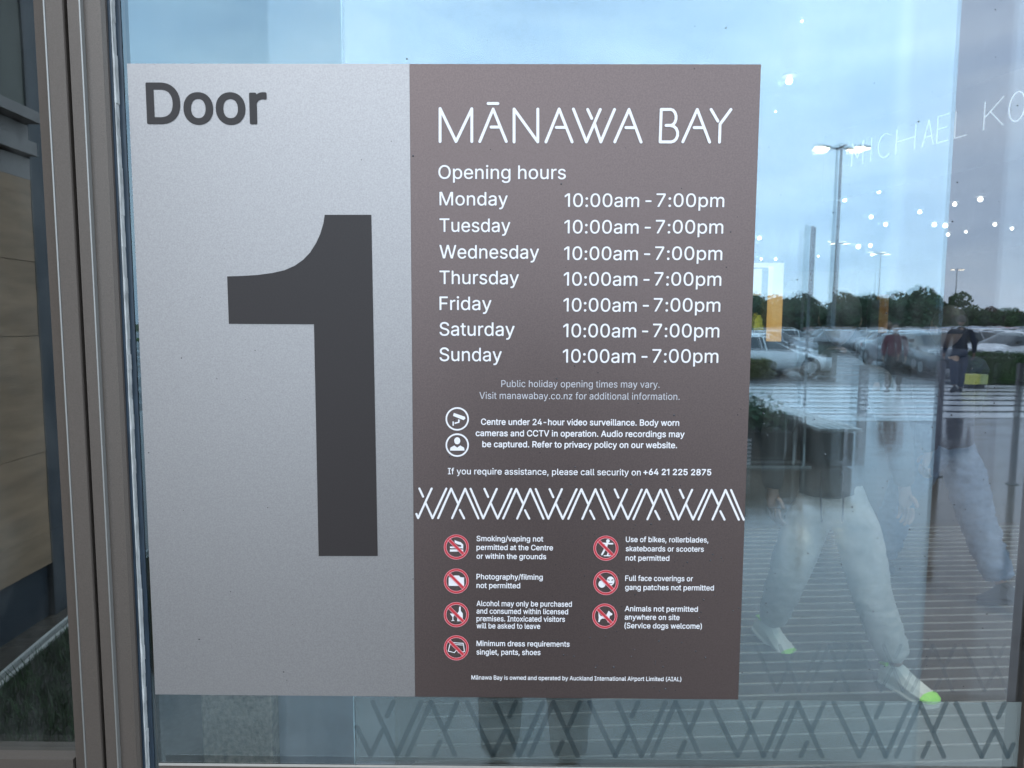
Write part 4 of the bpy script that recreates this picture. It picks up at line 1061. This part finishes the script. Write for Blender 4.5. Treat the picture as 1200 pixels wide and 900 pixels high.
for i_, (px, py, kd_, cl_, dg) in enumerate(((1058, 430, 'sedan', 'silver', 96), (1078, 427, 'sedan', 'white', 98), (1140, 424, 'sedan', 'silver', 172), (1176, 421, 'sedan', 'white', 170), (1105, 424, 'sedan', 'white', 98), (1205, 418, 'sedan', 'silver', 172), (1050, 414, 'sedan', 'white', 96), (1080, 413, 'sedan', 'grey', 98), (1110, 411, 'sedan', 'white', 98), (1150, 410, 'sedan', 'white', 98), (1185, 409, 'sedan', 'black', 98))):
    car_near(px, py, kd_, cl_, dg, '%s saloon %s of the extra cars massed behind the outdoor shoppers' % (cl_, ['first', 'second', 'third', 'fourth', 'fifth', 'sixth', 'seventh', 'eighth', 'ninth', 'tenth', 'eleventh'][i_]), g2)
# distant rows
g3 = 'cars in the distant rows of the car park'
cols = ['white', 'silver', 'grey', 'black', 'white', 'blue', 'silver', 'red', 'white']
rc = random.Random(11)

for row, (yy, x0, x1) in enumerate(((-36, 20.5, 62), (-41, 20, 66), (-50, 24, 74), (-55, 25, 78), (-74, 30, 110), (-79, 30, 112), (-92, 34, 120))):
    x = x0; nn = 0
    while x < x1:
        if rc.random() < 0.88:
            c_ = rc.choice(cols); nn += 1; kd_ = rc.choice(['sedan', 'suv'])
            car(kd_, c_, (x, yy + rc.uniform(-.3, .3), 0), R(90 + rc.uniform(-2, 2) + (180 if rc.random() < .3 else 0)), 'small %s %s, %s from left in the %s distant row' % (c_, 'saloon' if kd_ == 'sedan' else 'four-wheel drive', ordw(nn), ordw(row + 1)), g3, detail=False)
        x += 2.75

# ------------------------------------------------------------------ trees, hedges, houses
LEAFD = M('dark_foliage', (0.035, 0.075, 0.032), 0.8, noise=0.35, nscale=0.8); LEAFM = M('mid_foliage', (0.07, 0.13, 0.045), 0.8, noise=0.35, nscale=0.8); LEAFR = M('russet_foliage', (0.13, 0.075, 0.05), 0.8, noise=0.3, nscale=0.8)
BARK = M('bark', (0.10, 0.08, 0.06), 0.9)
def crown_mesh(seed, n, rx, ry, rz, leaf):
    r = random.Random(seed); mb = MB()
    cl = [(Vector((r.gauss(0, .42), r.gauss(0, .42), r.gauss(0, .42))), r.uniform(.22, .42)) for _ in range(16)]
    for i in range(n):
        c, s = r.choice(cl); d = Vector((r.gauss(0, 1), r.gauss(0, 1), r.gauss(0, 1))).normalized() * s * r.uniform(.75, 1.05); p = c + d
        p = Vector((p.x * rx, p.y * ry, p.z * rz)); a = Vector((r.gauss(0, 1), r.gauss(0, 1), r.gauss(0, 1))).normalized() * leaf; b = a.cross(Vector((r.gauss(0, 1), r.gauss(0, 1), r.gauss(0, 1)))).normalized() * leaf * .7
        mb.face([p + a, p + b, p - a, p - b])
    return mb.mesh('crown')
crowns = [crown_mesh(s, 1900, 3.1, 3.1, 2.2, .22) for s in range(4)]
tk = MB(); tk.tube([(0, 0, 0), (.05, 0, 1.2), (0, .05, 2.6), (.1, 0, 3.6)], [.22, .17, .12, .05], 8)
for a in range(5): tk.tube([(0, 0, 1.6 + a * .3), (math.cos(a * 1.3) * 1.2, math.sin(a * 1.3) * 1.2, 2.8 + a * .3)], [.08, .02], 6)
tkm = tk.mesh('trunk'); tkm.materials.append(BARK)
cmats = {}
def tree(x, y, s, mt, label, grp, sz=1.0, k=0):
    P = empty('tree', (x, y, 0), rc.uniform(0, 6.28), label, 'tree', grp); P.scale = (s, s, s * sz)
    key = (k % 4, mt.name)
    if key not in cmats:
        m_ = crowns[k % 4].copy(); m_.materials.clear(); m_.materials.append(mt); cmats[key] = m_
    c = link('crown', cmats[key], mt, P); c.location = (0, 0, 2.9)
    link('trunk', tkm, BARK, P)
gt = 'dark trees lining the far side of the car park'
k = 0; nt_ = 0
for px in range(868, 1075, 11):
    q = outside(px, 399.3 + rc.uniform(-.6, .6)); k += 1
    tree(q.x, q.y, rc.uniform(.88, 1.12), LEAFD if rc.random() < .8 else LEAFM, 'dense evergreen, %s from left in the dark tree line' % ordw(k), gt, 1.0, k)
k0 = k
for px in (1076, 1084, 1092): 
    q = outside(px, 397); k += 1; tree(q.x, q.y, rc.uniform(1.12, 1.28), LEAFM, 'tall rounded green tree, %s of three right of the timber panel' % ordw(k - k0), 'rounded trees right of the timber panel', 1, k)
k0 = k
for px in range(1100, 1240, 9):
    q = outside(px, 390.8 + rc.uniform(-.4, .4)); k += 1
    tree(q.x, q.y, rc.uniform(.8, 1.3), rc.choice([LEAFD, LEAFM, LEAFR]), 'distant tree by the houses, %s from the left on the skyline' % ordw(k - k0), 'distant skyline trees', 1, k)
# low hedge right
def hedge(name, x0, x1, y0, y1, h, label, seed, mat, n=5000):
    r = random.Random(seed); mb = MB()
    mb.box(x0 + .08, x1 - .08, y0 + .08, y1 - .08, 0.01, h - .1)
    for i in range(n):
        f = r.random(); x, y, z = r.uniform(x0, x1), r.uniform(y0, y1), r.uniform(.02, h)
        if f < .4: z = h + r.gauss(0, .03)
        elif f < .8: y = (y0 if r.random() < .5 else y1) + r.gauss(0, .03)
        else: x = (x0 if r.random() < .5 else x1) + r.gauss(0, .03)
        a = Vector((r.gauss(0, 1), r.gauss(0, 1), r.gauss(0, 1))).normalized() * .045; b = a.cross(Vector((r.gauss(0, 1), r.gauss(0, 1), 1))).normalized() * .03; p = Vector((x, y, z))
        mb.face([p + a, p + b, p - a, p - b])
    o = mb.build(name, mat); return tag(o, label, 'hedge')
q = outside(1152, 453)
hedge('hedge', q.x, q.x + 7, q.y - .9, q.y, .78, 'clipped low green hedge at the right edge in front of the white saloon', 1, LEAFM, 9000)
q = outside(874, 444)
hedge('hedge', q.x - 2.2, q.x + .65, q.y - .2, q.y + .6, .55, 'ragged yellow-green tussock hedge by the nearest white sedan', 2, M('straw_foliage', (0.16, 0.15, 0.06), .8, noise=.3, nscale=3), 4000)
# houses on the skyline
HW = M('house_wall', (0.45, 0.42, 0.38), .8); HR = [M('roof_red', (0.30, 0.10, 0.06), .8), M('roof_brown', (0.16, 0.10, 0.08), .8), M('roof_grey', (0.15, 0.15, 0.16), .8)]; WN = M('house_window', (0.03, .04, .05), .2)
for i, (px, ri, wd) in enumerate(((1098, 1, 12), (1118, 1, 10), (1142, 2, 11), (1166, 1, 11), (1188, 0, 12), (1212, 0, 12))):
    q = outside(px, 389.5); hz = 3.2
    P = empty('house', q, R(rc.uniform(-20, 20)), '%s-roofed single-storey house on the skyline, number %s from the left' % (['red', 'brown', 'grey'][ri], ['one', 'two', 'three', 'four', 'five', 'six'][i]), 'house', 'houses on the skyline')
    MB().box(-wd / 2, wd / 2, -4, 4, 0, hz).build('wall', HW, P)
    rm = MB(); a = [(-wd / 2 - .5, -4.5, hz), (wd / 2 + .5, -4.5, hz), (wd / 2 + .5, 4.5, hz), (-wd / 2 - .5, 4.5, hz)]; r1, r2 = (-wd / 2 + 3, 0, hz + 2.6), (wd / 2 - 3, 0, hz + 2.6)
    rm.face([a[0], a[1], r2, r1]); rm.face([a[1], a[2], r2]); rm.face([a[2], a[3], r1, r2]); rm.face([a[3], a[0], r1]); rm.face(a[::-1]); rm.build('roof', HR[ri], P)
    for x in (-wd / 4, wd / 4):
        for sy in (-1, 1): MB().box(x - .8, x + .8, min(sy * 4.0, sy * 4.05), max(sy * 4.0, sy * 4.05), 1, 2.2).build('window', WN, P)

# ------------------------------------------------------------------ lamp posts, poles, street furniture
STEEL = M('galvanised_steel', (0.16, 0.18, 0.19), .5, .4); LMP = M('lit_lamp', (1, .9, .7), .4, emit=(1.0, .86, .62), estr=9.0)
def lamp_post(px, py_top, py_base, label, arm=1.0, r=.11, grp='car park lamp posts'):
    q = outside(px, py_base); D = (-q.y - CAM.y)
    h = CAM.z + (381 - py_top) / 780 * D
    P = empty('lamp_post', q, 0, label, 'lamp post', grp)
    m_ = MB(); m_.tube([(0, 0, 0), (0, 0, .3), (0, 0, h)], [r * 1.5, r, r * .6], 10); m_.build('pole', STEEL, P)
    m_ = MB(); m_.box(-arm, arm, -.05, .05, h - .02, h + .08); m_.box(-.12, .12, -.6, .6, h + .081, h + .15); m_.build('arm', STEEL, P)
    for sx in (-1, 1):
        for sy in (-1, 1):
            x = sx * arm * (1.15 if sy > 0 else 1.0)
            hd = MB(); hd.box(x - .38, x + .38, sy * .35 - .17, sy * .35 + .17, h - .03, h + .09); ho = hd.build('lamp_head', STEEL, P)
            g = MB(); g.box(x - .34, x + .34, sy * .35 - .14, sy * .35 + .14, h - .13, h - .031); g.build('lamp_glass', LMP, ho)
lamp_post(975, 180, 410, 'tall twin-arm lamp post with glowing heads, nearest, under the shop name', 1.15, .14)
lamp_post(979, 286, 392, 'shorter-looking lamp post directly behind the nearest one', 1.2, .12)
lamp_post(1027, 298, 392, 'distant lamp post above the timber panel', 1.2, .10)
lamp_post(1122, 318, 390, 'distant lamp post on the right skyline above the dark-coated shopper', 1.1, .12)
q = outside(943, 479); D = -q.y + .9; h = CAM.z + (381 - 266) / 780 * D
P = empty('flag_pole', q, 0, 'slim dark banner pole standing by the crossing, right of the amber portal', 'pole')
m_ = MB(); m_.tube([(0, 0, 0), (0, 0, h)], .028, 10); m_.build('pole', STEEL, P)
m_ = MB(); m_.box(.028, .07, -.006, .006, h - 1.35, h - .02); m_.build('banner', M('dark_banner', (0.05, .08, .09), .8), P)
BOLL = M('bollard_steel', (0.13, 0.12, 0.13), .45, .3)
for px, pb, pt, r, lb in ((1110, 565, 424, .042, 'slim dark steel post on the wet paving, nearest, below the navy-coated shopper'), (1010, 488, 426, .085, 'thick grey-green bollard at the crossing beside the slatted bench'), (1204, 575, 426, .032, 'slim dark steel post at the right edge of the glass')):
    q = outside(px, pb); D = -q.y + .9; h = CAM.z - (pt - 381) / 780 * D
    P = empty('bollard', q, 0, lb, 'bollard', 'bollards on the wet paving')
    MB().tube([(0, 0, 0), (0, 0, h - .01), (0, 0, h)], [r, r, r * .8], 14).build('post', BOLL, P)
    MB().tube([(0, 0, 0.003), (0, 0, .012)], r * 1.9, 14).build('base_plate', STEEL, P)
# bin
q = outside(969, 441)
P = empty('litter_bin', q, 0, 'dark olive litter bin at the kerb right of the left-hand cars', 'bin')
MB().box(-.22, .22, -.22, .22, .03, 1.0, ch=.04).build('bin_body', M('olive_bin', (.05, .065, .05), .5), P); MB().box(-.24, .24, -.24, .24, 1.001, 1.12, ch=.05).build('lid', DK, P)
# slatted bench, long side towards the car park
q0 = outside(984, 551); W2 = .25; Lb = 3.2
P = empty('slatted_bench', (q0.x, q0.y, 0), 0, 'long pale slatted bench on a dark base, reflected above the grey sweatpants', 'bench')
SL = M('pale_slat', (0.52, 0.52, 0.50), .35, noise=.15, nscale=6, stretch=(4, 1, 1))
sm = MB().box(-.036, .036, -Lb, 0, .435, .465).mesh('slat'); sm.materials.append(SL)
for i in range(5):
    o = link('slat', sm, SL, P); o.location = (-.20 + i * .10, 0, 0)
MB().box(-.20, .20, -Lb + .05, -.12, .02, .40).build('base', M('dark_plinth', (.03, .035, .035), .6), P)
# planter with clipped shrubs and pale edges
q0 = outside(905, 548); 
P = empty('planter', (q0.x, q0.y, 0), 0, 'dark planter of green shrubs with pale metal edges beside the brown sign', 'planter')
MB().box(-1.3, .20, -3.0, 0, .004, .40).build('box', M('planter_box', (.035, .033, .03), .6), P)
PME = M('pale_metal_edge', (.6, .62, .58), .3, .3)
MB().box(-1.3, .42, .03, .05, .004, .03).build('metal_edge', PME, P)
for k_, hz_ in enumerate((.30, .22, .34, .26, .30, .20, .28)):
    MB().box(-.30 + (k_ % 2) * .01, -.245, .002, .008, .33 - k_ * .045 - .03, .33 - k_ * .045).build('white_mark', WHITE, P)
q1 = outside(943, 548)
ab = empty('folded_board', (q1.x, q1.y - .25, 0), 0, 'dark folded board with two pale leaning edge strips between planter and bench', 'board')
for dx_, dy_ in ((0, .22), (-.07, .10)):
    m2 = MB(); m2.tube([(dx_, dy_, 0.0), (dx_ + .05, dy_ - .12, .56)], .014, 8); m2.build('edge_strip', PME, ab)
m2 = MB(); m2.face([(-.02, .19, .02), (-.12, -.2, .02), (-.07, -.3, .55), (.03, .08, .55)]); m2.face([(-.03, .19, .02), (.02, .08, .55), (-.08, -.3, .55), (-.13, -.2, .02)]); m2.build('panel', DK, ab)
r = random.Random(9); m_ = MB()
for i in range(6000):
    x, y, z = r.uniform(-1.28, .19), r.uniform(-2.9, -.05), .36 + abs(r.gauss(.16, .09)); a = Vector((r.gauss(0, 1), r.gauss(0, 1), r.gauss(0, 1))).normalized() * .04; b = a.cross(Vector((r.gauss(0, 1), r.gauss(0, 1), 1))).normalized() * .025; p = Vector((x, y, z))
    m_.face([p + a, p + b, p - a, p - b])
m_.build('shrub', LEAFD, P)
# yellow marker and yellow carried box
q = outside(888, 403); D = -q.y + .9
P = empty('yellow_marker', q, 0, 'small yellow tapered marker above the left-hand cars', 'marker')
m_ = MB(); z0, z1, z2 = CAM.z - (388 - 381) / 780 * D, CAM.z + (381 - 372) / 780 * D, CAM.z + (381 - 368) / 780 * D
m_.prism([(-.34, -.25), (.34, -.25), (.34, .25), (-.34, .25)], z0, (z0 + z1) / 2); m_.prism([(-.26, -.2), (.26, -.2), (.26, .2), (-.26, .2)], (z0 + z1) / 2 + .002, z1); m_.prism([(-.14, -.1), (.14, -.1), (.14, .1), (-.14, .1)], z1 + .002, z2)
m_.build('body', M('bright_yellow', (.75, .55, .03), .5), P); MB().tube([(0, 0, 0), (0, 0, z0)], .06, 8).build('post', STEEL, P)
q = outside(1151, 459); 
o = MB().box(-.24, .05, -.12, .12, .12, .37).build('yellow_box', M('lime_yellow', (.70, .68, .12), .5)); o.location = q; 
tag(o, 'lime yellow sign block low beside the hedge and the navy-coated shopper', 'block')
o2 = MB().box(.051, .25, -.10, .12, .125, .36).build('green_side', M('lime_side', (.50, .58, .20), .5), o)
MB().box(-.2, .2, -.08, .08, 0.0, .119).build('foot', DK, o)
print('objects', len(bpy.data.objects))
